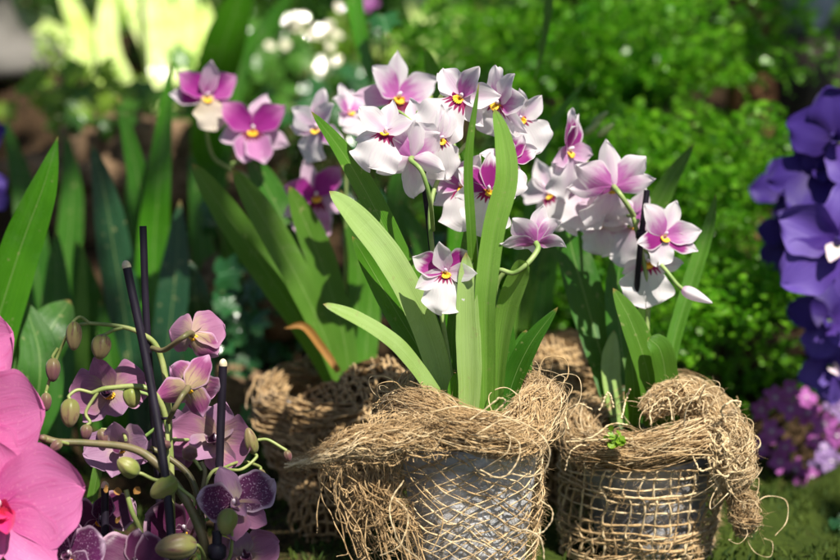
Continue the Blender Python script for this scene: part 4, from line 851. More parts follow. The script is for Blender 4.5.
F_((136, 566, 1.425), (.1, .45, .9), 2.4, PHAL('p_plumplain', 'p_plumplain', 'p_plumplain', 'p_plumplain', wide=.7), -5, [(140, 580, 1.44), (150, 600, 1.45)])
F_((100, 520, 1.50), (.3, .2, 1), 2.2, PHAL('p_plum', 'p_plumplain', 'p_plumplain', 'p_plumplain'), -5, [(120, 540, 1.50), (168, 560, 1.49)])
F_((185, 530, 1.50), (-.3, .2, 1), 2.6, PHAL('p_plumplain', 'p_plumplain', 'p_plumplain', 'p_plumplain'), -15, [(176, 545, 1.50)])
F_((244, 556, 1.475), (.2, .2, 1), 2.2, PHAL('p_lilac', 'p_mauve', 'p_mauve'), 15, [(225, 560, 1.48), (206, 560, 1.45)])
leaf(mo, [(190, 640, 1.46), (170, 610, 1.44), (120, 590, 1.42), (60, 610, 1.40)], 60, M['leaf_dark'], cv(0, 1, .3), .15, .7, 5, .6)
leaf(mo, [(86, 640, 1.53), (88, 540, 1.53), (96, 480, 1.53), (106, 435, 1.535)], 13, M['leaf_back'], cv(-.4, .1, 1), .2, .8, 5, .7)
cl = thing('plant_clip', 'small black ring clip holding the green spike beside the tall stake', 'clip', P(169, 418, 1.466)); mb = MB(); th = np.linspace(0, 2 * np.pi, 25)
tube(mb, np.array([P(168, 418, 1.468) + RIGHT * .0042 * math.cos(a) + BACK * .0042 * math.sin(a) + UP * .0004 * math.cos(a) for a in th]), .0011, 8, 0, False); tube(mb, cat([P(163, 418, 1.466), P(159, 417, 1.46), P(157, 420, 1.455)], 8), .0010, 6); mb.build('ring', M['stake'], cl)
stake('tall dark stake with a pale cut top, leaning beside the mauve flowers', [(176, 640, 1.425), (168, 500, 1.43), (150, 380, 1.44), (127, 268, 1.445)], .0031, True)
stake('dark stake with a blunt dark top, standing behind the tallest cut stake', [(166, 640, 1.52), (158, 480, 1.51), (147, 330, 1.50), (143, 226, 1.495)], .0026, False)
stake('dark stake with a small pale top, right of the striped mauve flower', [(216, 640, 1.50), (219, 480, 1.495), (223, 366, 1.49)], .0030, True)
stake('short dark stake with a brown top, low among plum flowers', [(104, 640, 1.475), (105, 560, 1.475), (105, 488, 1.475)], .0028, True)
stake('short black stake with a squared collar, at bottom beside the spike', [(218, 640, 1.43), (217, 590, 1.43), (217, 531, 1.43)], .0034, False, clip=.86)

# ------------------------------------------------------------------ strappy plants on the left
def clump(name, label, base, specs, mat, name_leaf='leaf', catg='plant'):
    p = P(*base); t = thing(name, label, catg, p)
    for pix, wpx, *rest in specs:
        kw = rest[0] if rest else {}; leaf(t, pix, wpx, M[kw.pop('mat', mat)], kw.pop('n', None), **kw)
    return t
clump('strap_leaf_plant', 'bright green broad leaf plant at the left edge above the pink flowers', (-20, 430, 1.62),
      [([(-30, 430, 1.63), (-8, 340, 1.625), (20, 250, 1.615), (44, 185, 1.605), (58, 136, 1.60)], 54, dict(n=cv(.45, .3, 1), k=2.2, e=1., base=.7, fold=.18)),
       ([(-20, 450, 1.66), (20, 380, 1.67), (50, 330, 1.68), (70, 300, 1.70)], 54, dict(n=cv(.3, .4, 1), mat='leaf_dark')),
       ([(-10, 470, 1.64), (30, 420, 1.65), (40, 360, 1.66), (24, 300, 1.67)], 50, dict(n=cv(.2, .2, 1), mat='leaf_dark'))], 'leaf_grass')
clump('strap_leaf_plant', 'dark blue green sword leaf plant in the shade behind the mauve buds', (130, 440, 1.88),
      [([(140, 450, 1.88), (128, 340, 1.88), (114, 250, 1.875), (104, 190, 1.87), (92, 144, 1.865)], 40, dict(n=cv(.2, .2, 1), mat='leaf_blue', k=2.5)),
       ([(150, 450, 1.90), (152, 350, 1.90), (154, 250, 1.90), (160, 170, 1.89), (171, 60, 1.88)], 44, dict(n=cv(-.2, .2, 1), mat='leaf_grass', k=2.2)),
       ([(160, 450, 1.86), (168, 350, 1.86), (176, 270, 1.86), (180, 200, 1.86)], 40, dict(n=cv(-.3, .2, 1), mat='leaf_blue', k=3)),
       ([(140, 450, 1.93), (150, 300, 1.93), (140, 190, 1.93), (118, 95, 1.92)], 26, dict(mat='leaf_dark')),
       ([(84, 450, 1.84), (82, 340, 1.84), (83, 242, 1.84)], 15, dict(mat='leaf_back')),
       ([(60, 460, 1.87), (58, 340, 1.88), (56, 230, 1.88)], 40, dict(mat='leaf_dark', k=3)),
       ([(110, 450, 1.92), (95, 340, 1.93), (76, 240, 1.93)], 42, dict(mat='leaf_dark', k=3)),
       ([(180, 450, 1.88), (200, 370, 1.88), (196, 300, 1.87), (188, 260, 1.87)], 40, dict(mat='leaf_blue', k=3)),
       ([(120, 450, 1.85), (112, 380, 1.84), (100, 300, 1.84)], 30, dict(mat='leaf_dark', k=3)),
       ([(60, 460, 2.0), (40, 300, 2.02), (26, 200, 2.03), (4, 116, 2.03)], 34, dict(mat='leaf_dark', k=3)), ([(70, 460, 2.02), (66, 300, 2.04), (72, 200, 2.05), (66, 132, 2.05)], 30, dict(mat='leaf_dark', k=3)),
       ([(190, 460, 2.02), (204, 300, 2.03), (200, 220, 2.04), (190, 150, 2.05)], 28, dict(mat='leaf_dark', k=3)), ([(150, 460, 2.05), (140, 300, 2.06), (132, 220, 2.06), (136, 140, 2.06)], 24, dict(mat='leaf_dark', k=3)), ([(200, 460, 1.98), (226, 340, 1.98), (232, 270, 1.98), (220, 214, 1.97)], 30, dict(mat='leaf_dark', k=3)),
       ([(30, 460, 1.90), (20, 380, 1.92), (30, 280, 1.92)], 46, dict(mat='leaf_dark', k=3))], 'leaf_dark')
# strap fans, upper left and middle; sun glare put into pale leaf colour
clump('glare_leaf_plant', 'pale glare-painted strap leaves glaring in the sun at upper left', (150, 110, 2.50),
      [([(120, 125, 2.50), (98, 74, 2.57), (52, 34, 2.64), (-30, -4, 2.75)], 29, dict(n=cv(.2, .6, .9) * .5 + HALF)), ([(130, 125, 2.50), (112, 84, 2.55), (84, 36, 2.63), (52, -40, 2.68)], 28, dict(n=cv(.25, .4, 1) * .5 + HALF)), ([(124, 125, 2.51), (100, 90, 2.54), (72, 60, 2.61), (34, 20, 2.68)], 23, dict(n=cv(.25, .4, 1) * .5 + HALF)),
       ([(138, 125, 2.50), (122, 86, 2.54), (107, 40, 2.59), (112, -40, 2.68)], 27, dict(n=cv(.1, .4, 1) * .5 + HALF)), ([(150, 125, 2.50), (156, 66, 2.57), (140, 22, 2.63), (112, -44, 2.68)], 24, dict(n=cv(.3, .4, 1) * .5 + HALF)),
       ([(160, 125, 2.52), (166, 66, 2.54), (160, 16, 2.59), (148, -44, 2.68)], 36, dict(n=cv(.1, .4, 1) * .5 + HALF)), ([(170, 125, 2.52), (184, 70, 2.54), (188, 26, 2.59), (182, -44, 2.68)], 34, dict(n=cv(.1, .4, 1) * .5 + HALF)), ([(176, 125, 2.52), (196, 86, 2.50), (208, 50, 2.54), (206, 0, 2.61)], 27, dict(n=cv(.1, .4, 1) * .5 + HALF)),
       ([(145, 128, 2.79), (140, 70, 2.76), (124, 20, 2.80), (86, -44, 2.87)], 31, dict(n=cv(.2, .4, 1) * .5 + HALF, mat='shrub_lime')), ([(170, 128, 2.82), (178, 70, 2.80), (176, 20, 2.78), (168, -44, 2.76)], 47, dict(n=cv(.1, .4, 1) * .5 + HALF, mat='shrub_lime'))], 'leaf_glare')
clump('glare_leaf_plant', 'pale yellow green strap leaves fanning out above the centre orchid flowers', (450, 120, 2.50),
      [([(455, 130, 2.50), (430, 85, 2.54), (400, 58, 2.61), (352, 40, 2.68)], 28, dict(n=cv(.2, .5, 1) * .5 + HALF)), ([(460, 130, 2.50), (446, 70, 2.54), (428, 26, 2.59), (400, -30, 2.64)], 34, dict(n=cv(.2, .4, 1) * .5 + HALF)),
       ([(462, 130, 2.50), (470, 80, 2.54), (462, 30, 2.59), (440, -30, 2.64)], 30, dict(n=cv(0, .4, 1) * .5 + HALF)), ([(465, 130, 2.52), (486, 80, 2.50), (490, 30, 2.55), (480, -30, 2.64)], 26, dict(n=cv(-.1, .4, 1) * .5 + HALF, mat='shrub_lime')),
       ([(450, 135, 2.50), (420, 100, 2.55), (390, 84, 2.61), (360, 84, 2.68)], 26, dict(n=cv(.2, .5, 1) * .5 + HALF)), ([(470, 130, 2.50), (500, 90, 2.55), (520, 50, 2.61), (520, 0, 2.68)], 18, dict(mat='shrub_lime'))], 'leaf_glare')
clump('strap_leaf_plant', 'broad deep green leaf arching in at the top left of the magenta flowers', (225, 130, 2.15),
      [([(205, 190, 2.2), (208, 110, 2.17), (222, 50, 2.13), (250, -30, 2.1)], 44, dict(n=cv(.4, .3, 1), k=6)), ([(220, 190, 2.2), (240, 70, 2.2), (275, 20, 2.18), (300, -20, 2.16)], 30, dict(n=cv(-.3, .6, .8)))], 'leaf_grass')
clump('strap_leaf_plant', 'two green leaf tips rising behind the middle of the white flowers', (440, 210, 1.78),
      [([(450, 330, 1.75), (456, 200, 1.74), (444, 110, 1.72), (432, 72, 1.71), (424, 47, 1.70)], 22, dict(n=cv(.3, .2, 1))), ([(400, 330, 1.80), (396, 220, 1.80), (404, 150, 1.80)], 26, dict(mat='leaf_dark')),
       ([(500, 330, 1.80), (524, 240, 1.80), (540, 160, 1.79), (556, 120, 1.78), (592, 72, 1.76)], 13, dict(n=cv(-.2, .4, 1))), ([(420, 330, 1.78), (426, 260, 1.78), (400, 200, 1.78)], 22, dict(mat='leaf_dark')),
       ([(540, 330, 1.82), (548, 240, 1.82), (556, 190, 1.82), (580, 150, 1.80)], 30, dict(mat='leaf_dark')), ([(520, 330, 1.82), (530, 270, 1.82), (548, 220, 1.82)], 24, dict(mat='leaf_back')),
       ([(510, 340, 1.78), (514, 290, 1.78), (530, 235, 1.78)], 16, dict(mat='leaf_back'))], 'leaf_grass')
hb = thing('trailing_plant', 'thin green blades hanging down into view from above at the top', 'plant', P(450, -160, 2.0))
leaf(hb, [(345, -160, 1.98), (348, -60, 1.96), (356, 10, 1.95), (366, 60, 1.95), (375, 92, 1.95)], 17, M['leaf_grass'], base=.8)
leaf(hb, [(560, -160, 1.82), (553, -60, 1.81), (549, 0, 1.80), (544, 40, 1.80), (534, 82, 1.80)], 12, M['leaf_back'], base=.8, k=2)
mb = MB(); tube(mb, cat([P(345, -160, 1.98), P(450, -175, 1.95), P(560, -160, 1.82), P(700, -150, 1.8)], 40), .006, 8); mb.build('stem', M['fern_stem'], hb)
flp = P(367, -2, 2.3)

# ------------------------------------------------------------------ maidenhair ferns
def frond_mesh(seed, n_pinna=11, leaflets=9, L=.20):
    r = np.random.default_rng(seed); mb = MB()
    C = cat([(0, 0, 0), (0, .02, L * .45), (0, .07, L * .8), (0, .14, L)], 24); C = C + np.cumsum(r.normal(0, .0012, C.shape), axis=0); tube(mb, C, np.linspace(.0011, .0004, 24), 4, 1, False)
    for k in range(n_pinna):
        t = .28 + .72 * k / (n_pinna - 1); i = min(int(t * 23), 22); p = C[i]; T = nrm(C[i + 1] - C[i]); side = (1 if k % 2 else -1)
        ln = L * .38 * (1.05 - .75 * (t - .28)) * r.uniform(.75, 1.2); S = np.array([side, 0, 0]) * .9 + T * .55 + r.normal(0, .22, 3); S = nrm(S)
        Q = cat([p, p + S * ln * .5 + np.array([0, .004, .004]), p + S * ln + np.array([0, .010, -.010])], 10); tube(mb, Q, .00035, 3, 1, False)
        for q in range(leaflets):
            tt = .2 + .8 * q / (leaflets - 1); b = Q[min(int(tt * 9), 9)] + r.normal(0, .0018, 3); d = nrm(S * .5 + np.cross(S, np.array([0, 1, 0])) * (1 if q % 2 else -1) + r.normal(0, .45, 3))
            N = nrm(np.array([0, -.55, .75]) + r.normal(0, .5, 3)); X = nrm(np.cross(d, N)); s = r.uniform(.0042, .0085)
            th = np.linspace(-1.05, 1.05, 6); fanr = 1 + .12 * np.cos(th * 7 + r.uniform(0, 6))
            V = [b, *[b + s * 1.25 * f * (math.cos(a) * d + math.sin(a) * X) - N * s * .22 * a * a for a, f in zip(th, fanr)]]
            mb.add(V, [[0, j + 1, j + 2] for j in range(5)], [[.5, 0]] + [[.5 + a / 2.4, 1 - .1 * a * a] for a in th], 0)
    o = mb.build('frond', [M['fern'], M['fern_stem']]); me = o.data; bpy.data.objects.remove(o); return me
FR = [frond_mesh(100 + k, 13, 12) for k in range(5)]
M2 = lambda: FR[rng.integers(5)]
ferns = [(596, 318, 1.96, .8, 'clump just behind the right orchid, lowest and nearest its flowers'), (690, 330, 1.88, .8, 'clump with sharp little leaflets above the burlap knot'), (742, 296, 1.95, .7, 'clump pressed against the violet flowers'),
         (570, 196, 2.10, .85, 'clump in the middle distance above the right orchid'), (664, 196, 2.02, .95, 'clump at upper right with the brightest tips'), (706, 200, 2.04, .8, 'clump beside the brown post'),
         (516, 72, 2.28, 1.0, 'yellowish clump at the top right of the centre flowers'), (606, 70, 2.22, 1.0, 'clump at the very top, right of the hanging blade'), (668, 76, 2.16, .95, 'clump at the top in front of the brown post'),
         (640, 410, 1.98, .7, 'dark clump at the foot of the bank behind the right pot'), (712, 410, 1.97, .62, 'dark clump low beside the small magenta flowers'), (520, 268, 2.06, .7, 'shaded clump seen between the centre and right orchids'), (556, 440, 2.05, .6, 'shaded clump behind the burlap at centre right'), (762, 250, 1.90, .4, 'small sprig in front of the violet petals'), (640, 270, 1.98, .7, 'clump between the right orchid and its bright upper neighbour')]
for (fx, fy, fd, fs, lab) in ferns:
    base = P(fx, fy + 46 * fs, fd + .05); t = thing('maidenhair_fern', 'green maidenhair fern ' + lab, 'fern', base, 'ferns on the bank at right')
    for k in range(30):
        o = bpy.data.objects.new('frond', M2()); COL.objects.link(o); o.parent = t
        az = rng.uniform(-2.0, 2.0) + math.pi; tilt = abs(rng.normal(0, .5)); s = fs * rng.uniform(.45, .85) * (1.12 - .3 * tilt)
        o.rotation_euler = (-tilt, rng.normal(0, .2), az); o.location = (rng.normal(0, .014), rng.normal(0, .014), rng.normal(-.01, .012)); o.scale = (s, s, s)
    mb = MB(); blob(mb, np.array(base) - [0, -.03, .03], (0, 0, 1), .03, .035, 0, 18, 12); mb.build('root_mat', M['coir_dark'], t)

# ------------------------------------------------------------------ violet orchid and small magenta flowers at right
vo = thing('vanda_orchid', 'deep violet orchid with rounded petals at the right edge', 'orchid', P(880, 440, 1.9))
stem(vo, [(880, 460, 1.93), (872, 330, 1.93), (860, 220, 1.93), (852, 150, 1.93), (850, 110, 1.93)], .003, M['stem_dark'])
F_ = lambda *a, **k: flower(vo, *a, **k)
VD = VANDA('v_violetdark', 'v_violet'); VV_ = VANDA('v_violet', 'v_violet', 'v_eye'); VP = VANDA('v_violetdark', 'v_violetdark')
F_((838, 138, 1.76), (-.35, .1, .9), 4.6, VD, 70, [(850, 110, 1.92)], .0022, ('eye_v', None), 'stem_dark')
F_((820, 170, 1.78), (-.2, .2, .9), 4.5, VP, 20, [(850, 170, 1.93)], .0022, ('eye_v', None), 'stem_dark')
F_((838, 245, 1.72), (-.25, .05, 1), 5.4, VV_, -10, [(856, 215, 1.92)], .0022, ('eye_v', None), 'stem_dark')
F_((788, 190, 1.88), (-.5, .2, .8), 3.3, VP, 40, [(840, 190, 1.95)], .0022, ('eye_v', None), 'stem_dark')
F_((790, 240, 1.84), (-.2, .3, .9), 3.1, VP, 0, [(840, 230, 1.95)], .0022, ('eye_v', None), 'stem_dark')
F_((830, 320, 1.80), (-.2, .2, .9), 3.5, VD, 10, [(862, 310, 1.94)], .0022, ('eye_v', None), 'stem_dark')
F_((832, 366, 1.80), (-.2, .1, 1), 3.1, VV_, 30, [(866, 360, 1.94)], .0022, ('eye_v', None), 'stem_dark')
v2 = thing('vanda_orchid', 'violet orchid flower peeping in at the left edge above the big green leaf', 'orchid', P(-30, 330, 1.95))
stem(v2, [(-30, 340, 1.97), (-32, 240, 1.97), (-25, 140, 1.97)], .003, M['stem_dark'])
flower(v2, (-16, 190, 1.93), (.3, .1, 1), 2.5, VV_, 20, [(-28, 180, 1.96)], .002, ('column', None), 'stem_dark')
flower(v2, (-12, 132, 1.93), (.3, .1, 1), 1.8, VD, 0, [(-26, 140, 1.965)], .002, ('column', None), 'stem_dark')
sm = thing('flowering_plant', 'small magenta and lilac flower sprays low at the right edge', 'plant', P(800, 480, 2.0))
def small_flower(root, p, face, s, mk):
    mb = MB(); R = frame(face, rng.uniform(0, 360))
    for k in range(5):
        V, F, UV = petal(s, s * .36, a=1.1, b=.55, cup=.2, rec=-.15, nu=6, nv=8, ph=rng.uniform(0, 6)); a = 2 * math.pi * k / 5 + rng.normal(0, .12); tl = math.radians(14 + rng.normal(0, 10))
        V = np.c_[V[:, 0], V[:, 1] * math.cos(tl) - V[:, 2] * math.sin(tl), V[:, 2] * math.cos(tl) + V[:, 1] * math.sin(tl)]; V = np.c_[V[:, 0] * math.cos(a) - V[:, 1] * math.sin(a), V[:, 0] * math.sin(a) + V[:, 1] * math.cos(a), V[:, 2]]
        mb.add(p + V @ R.T, F, UV)
    blob(mb, p + R[:, 2] * s * .12, R[:, 2], s * .16, s * .12, 1, 8, 6); tube(mb, cat([p, p - R[:, 2] * s * .8, p - R[:, 2] * s * 1.2 - np.array([0, 0, s * .8])], 8), .0006, 5, 2)
    return mb.build('flower', [M[mk], M['column'], M['stem']], root)
for x, y, sz, mk in [(762, 410, 11, 's_pink'), (775, 398, 12, 's_pink'), (790, 410, 13, 's_pink'), (808, 414, 13, 's_pink'), (824, 424, 13, 's_pink'), (772, 432, 12, 's_pink'), (760, 448, 11, 's_pink'), (780, 462, 12, 's_pink'), (796, 470, 12, 's_pink'), (786, 448, 10, 's_pink'),
                     (800, 488, 11, 's_pink'), (812, 478, 11, 's_pink'), (824, 448, 12, 's_lilac'), (832, 462, 12, 's_lilac'), (820, 466, 11, 's_lilac'), (838, 436, 12, 's_pink'), (836, 480, 11, 's_lilac'), (806, 398, 11, 's_pink'), (842, 410, 12, 's_lilac'), (790, 390, 10, 's_pink'), (830, 400, 11, 's_lilac'), (815, 440, 10, 's_pink')]:
    small_flower(sm, P(x, y, 1.86 + rng.normal(0, .02)), cv(rng.normal(-.1, .5), rng.normal(.3, .4), 1), sz * 2.1 / FPX, mk)
for pts in ([(800, 500, 2.0), (786, 440, 1.98), (770, 400, 1.97)], [(810, 500, 2.0), (820, 450, 1.98), (832, 410, 1.97)], [(800, 500, 2.0), (800, 450, 1.98), (806, 400, 1.97)]): stem(sm, pts, .0013, M['stem_dark'])
for k in range(14):
    x = rng.uniform(770, 845); y = rng.uniform(420, 500); leaf(sm, [(800, 505, 2.02), ((800 + x) / 2, (500 + y) / 2 - 8, 2.01), (x, y, 2.0 + rng.normal(0, .03))], rng.uniform(14, 20), M['leaf_dark'], base=.3, seg=12)

# ------------------------------------------------------------------ ivy, twig, moss
def ivy_leaf(mb, p, face, s, roll):
    R = frame(face, roll); out = [(0, 0), (.28, -.16), (.62, .05), (.44, .26), (.60, .62), (.26, .62), (0, 1.05), (-.26, .62), (-.60, .62), (-.44, .26), (-.62, .05), (-.28, -.16)]
    o = np.array(out + out[:1]); o = cat(np.c_[o, np.zeros(len(o))], 49)[:-1, :2]; V = [np.array([0, .3, 0])]; UV = [(.5, .5)]
    for rr in (.35, .7, 1.0):
        for x, y in o:
            q = np.array([x * rr, .3 + (y - .3) * rr]); V.append(np.array([q[0], q[1], -.22 * (q[0] ** 2 + (q[1] - .3) ** 2) + .05 * math.sin(q[0] * 9)])); UV.append((.5 + q[0] * .7, q[1]))
    n = 48; F4 = [[1 + k * n + j, 1 + k * n + (j + 1) % n, 1 + (k + 1) * n + (j + 1) % n, 1 + (k + 1) * n + j] for k in range(2) for j in range(n)]
    VW = p + (np.array(V) * s) @ R.T; mb.add(np.vstack([VW, VW[:1] + 1e-6]), F4, UV + [(.5, .5)]); 
    mb.add(VW[:1 + n], [[0, 1 + j, 1 + (j + 1) % n] for j in range(n)], UV[:1 + n])
def ivy(label, centre, spreadpx, n, smin, smax, mk='ivy'):
    t = thing('ivy', label, 'ivy', P(*centre)); prev = None
    mb0 = MB()
    for k in range(n):
        x, y, d = centre[0] + rng.normal(0, spreadpx[0]), centre[1] + rng.normal(0, spreadpx[1]), centre[2] + rng.normal(0, .05)
        p = P(x, y, d); mb = MB(); ivy_leaf(mb, p, cv(rng.normal(0, .45), .45 + rng.normal(0, .4), 1), rng.uniform(smin, smax), rng.uniform(0, 360)); mb.build('leaf', M[mk], t)
        c = P(*centre); tube(mb0, cat([c + BACK * -.03, (c + p) / 2 - BACK * .02 + rng.normal(0, .006, 3), p - BACK * .003], 10), .0008, 5, 0)
    mb0.build('vine', M['stem_dark'], t)
ivy('dark glossy ivy leaves on the moss in the bottom right corner', (832, 532, 1.80), (9, 10), 5, .016, .026)
ivy('shaded ivy behind the striped mauve flower and dry leaf', (245, 330, 1.97), (34, 45), 34, .018, .032)
ivy('dark ivy low beside the brown burlap at left', (262, 470, 1.88), (22, 40), 34, .016, .028, 'shrub')
ivy('ivy trailing over the brown bank at upper left', (110, 110, 2.30), (45, 18), 44, .018, .034, 'shrub')
ivy('lime green ivy just under the glaring strap leaves', (84, 96, 2.28), (30, 16), 26, .016, .028, 'shrub_lime')
ivy('dark ivy climbing between the topmost magenta flower and the sparkling leaves', (262, 78, 2.46), (30, 26), 46, .02, .036, 'shrub')
ivy('dark ivy spread below the sparkling silver leaves', (338, 92, 2.44), (34, 24), 40, .02, .034, 'ivy')
ivy('ivy in deep shade behind the left orchid stems', (385, 250, 2.0), (24, 70), 34, .018, .034)
ivy('ivy in deep shade under the fern bank', (740, 470, 2.08), (50, 30), 30, .018, .03)
tw = thing('twig', 'dry brown twig lying on the moss beside the right pot', 'twig', P(765, 500, 1.78)); mb = MB(); tube(mb, cat([P(758, 494, 1.80), P(775, 506, 1.785), P(790, 518, 1.77), P(808, 532, 1.755)], 24), [.0016, .002, .0014], 8); tube(mb, cat([P(784, 513, 1.775), P(796, 512, 1.775), P(806, 506, 1.785)], 12), .001, 6); mb.build('branch', M['jute_brown'], tw)
mb = MB()
N = 16000; mx = rng.uniform(-.40, .62, N); my = rng.uniform(-.05, .36, N)
kk = (np.sin(mx * 31 + my * 17) + np.sin(mx * 13 - my * 41) + rng.normal(0, .7, N)) > -.6; mx, my = mx[kk], my[kk]; N = len(mx); mz = hgt(mx, my) - .001
h_ = rng.uniform(.004, .011, N); a = rng.uniform(0, 6.28, N); wd = rng.uniform(.0006, .0014, N); lean = rng.normal(0, .004, (N, 2))
B = np.stack([mx, my, mz], 1); dx = np.stack([np.cos(a) * wd, np.sin(a) * wd, np.zeros(N)], 1); mid = B + np.c_[lean * .4, h_ * .6]; tipp = B + np.c_[lean, h_]
V = np.stack([B - dx, B + dx, mid + dx * 1.1, mid - dx * 1.1, tipp], 1).reshape(-1, 3); i5 = np.arange(N)[:, None] * 5
mb.add(V, i5 + np.array([[0, 1, 2, 3]]), np.tile([[0, 0], [1, 0], [1, .6], [0, .6], [.5, 1]], (N, 1))); mb.f.append((i5 + np.array([[3, 2, 4]]), 0))
moss = simple_mat('moss shoots', (.025, .060, .006), (.10, .145, .016), 40., .8, trans=.3)
tag(mb.build('moss', moss), kind='stuff', label='green moss cushions on the ground', cat=None)

# brown fibre lumps on the bank at left
lump = simple_mat('brown bark chunk', (.095, .06, .034), (.26, .17, .10), 60., .95, .1, bstr=1., bdist=.006)
def lumpf(name, label, c, r, sq, seed, catg):
    r_ = np.random.default_rng(seed); th, phh = np.meshgrid(np.linspace(0, 2 * np.pi, 40, endpoint=False), np.linspace(0, np.pi, 24)); k = 1.0
    x, y, z = np.sin(phh) * np.cos(th), np.sin(phh) * np.sin(th), np.cos(phh)
    for q in range(7): v = r_.normal(0, 2.2 + q, 3); k = k + .16 / (1 + q * .5) * np.sin(x * v[0] + y * v[1] + z * v[2] + r_.uniform(0, 6))
    V = np.stack([x * k * r * sq[0], y * k * r * sq[1], z * k * r * sq[2]], -1); mb = MB(); mb.add(V.reshape(-1, 3) + c, gridf(24, 40, True)); o = mb.build(name, lump, None, c); tag(o, label, catg)
lumpf('bark_log', 'large brown bark log lying in the shade behind the sword leaves at upper left', P(150, 178, 2.25), .07, (1.9, .8, .8), 3, 'log')
lumpf('bark_chunk', 'brown bark chunk left behind the magenta orchid leaves', P(262, 300, 2.02), .05, (1.3, 1, .9), 5, 'bark')
lumpf('bark_chunk', 'brown bark chunk beneath the ivy behind the mauve flowers', P(215, 420, 1.95), .05, (1.2, 1, .9), 9, 'bark')

# ------------------------------------------------------------------ shrubs behind
def crown_mesh(seed, n, R, s0, s1, mk):
    r = np.random.default_rng(seed); mb = MB()
    cl = r.normal(0, .5, (26, 3)); cl = cl / np.maximum(1, np.linalg.norm(cl, axis=1))[:, None]
    for k in range(n):
        c = cl[r.integers(26)] * R + r.normal(0, .17, 3) * R[0]; d = nrm(r.normal(0, 1, 3) + np.array([0, 0, -.2])); N = nrm(np.array([.0, -.45, .8]) + r.normal(0, .5, 3)); X = nrm(np.cross(d, N)); N = np.cross(X, d); s = r.uniform(s0, s1)
        V = [c, c + d * s * .35 + X * s * .27 - N * s * .04, c + d * s * .72 + X * s * .2 - N * s * .08, c + d * s - N * s * .16, c + d * s * .72 - X * s * .2 - N * s * .08, c + d * s * .35 - X * s * .27 - N * s * .04, c + d * s * .4 + N * s * .04, c + d * s * .72]
        mb.add(V, [[0, 1, 6], [1, 2, 7], [1, 7, 6], [2, 3, 7], [3, 4, 7], [4, 5, 6], [4, 6, 7], [5, 0, 6]], [[.5, 0], [1, .35], [.9, .7], [.5, 1], [.1, .7], [0, .35], [.5, .4], [.5, .7]])
    o = mb.build('crown', M[mk]); me = o.data; bpy.data.objects.remove(o); return me
CR_ = [crown_mesh(1, 1500, np.array([.30, .26, .32]), .022, .05, 'shrub'), crown_mesh(2, 1500, np.array([.30, .26, .34]), .018, .04, 'shrub'), crown_mesh(3, 700, np.array([.16, .14, .15]), .02, .045, 'shrub_lime'), crown_mesh(4, 1400, np.array([.32, .26, .34]), .035, .075, 'shrub')]
shr = [(20, 30, 3.5, 0, 1., 'dense dark shrub behind the urn at the far left'), (120, 0, 3.6, 3, 1., 'broad leaved dark shrub behind the glaring strap leaves'), (250, 40, 3.4, 1, 1., 'fine leaved dark shrub above the magenta orchid'), (345, 20, 3.6, 3, 1., 'broad leaved shrub behind the sparkling gap at top'),
       (430, 60, 3.4, 0, 1., 'shaded shrub behind the centre flowers'), (530, 0, 3.4, 1, 1., 'fine leaved shrub behind the yellowish fern'), (650, 20, 3.5, 0, 1., 'dark shrub behind the upper ferns'), (345, 215, 2.35, 1, .28, 'low shrub behind the left orchid flowers'), (66, 100, 2.55, 2, .45, 'small lime leaved shrub beside the urn'), (355, 66, 2.62, 2, .40, 'small lime leaved shrub glittering in the sun at the top'), (235, 70, 2.75, 1, .45, 'dark little shrub behind the topmost magenta flower'), (300, 100, 2.7, 0, .42, 'dark little shrub under the sparkling silver leaves'), (390, 110, 2.75, 1, .5, 'little shrub behind the blurred pink and white flower'), (270, 20, 2.85, 3, .5, 'broad leaved bush in shade at the top edge'), (400, 10, 2.85, 0, .5, 'bush behind the yellow green strap leaves'), (475, 60, 2.8, 2, .5, 'lime leaved bush at the top of the fern bank'), (60, 10, 2.9, 1, .5, 'bush in the dark behind the glaring leaves'), (130, 100, 2.75, 0, .4, 'dark little bush under the glaring leaves'), (850, 20, 3.4, 3, 1., 'dark shrub behind the violet orchid'), (470, 190, 2.3, 0, .34, 'shaded shrub behind the white flowers')]
for x, y, d, k, s, lab in shr:
    c = P(x, y, d); gz = float(hgt(c[0], c[1])); t = thing('garden_shrub', lab, 'shrub', (c[0], c[1], gz), 'shrubs at the back'); o = bpy.data.objects.new('crown', CR_[k]); COL.objects.link(o); o.parent = t; o.location = (0, 0, c[2] - gz); o.rotation_euler = (0, 0, rng.uniform(-.4, .4)); o.scale = (s, s, s)
    mb = MB()
    for q in range(6):
        e = c + rng.normal(0, 1, 3) * np.array([.13, .1, .1]) * s; tube(mb, cat([(c[0], c[1], gz - .02), (c + e) / 2 * np.array([1, 1, 1]) + rng.normal(0, .02, 3), e], 12), [.005, .003, .0015], 6)
    mb.build('stems', M['stem_dark'], t)
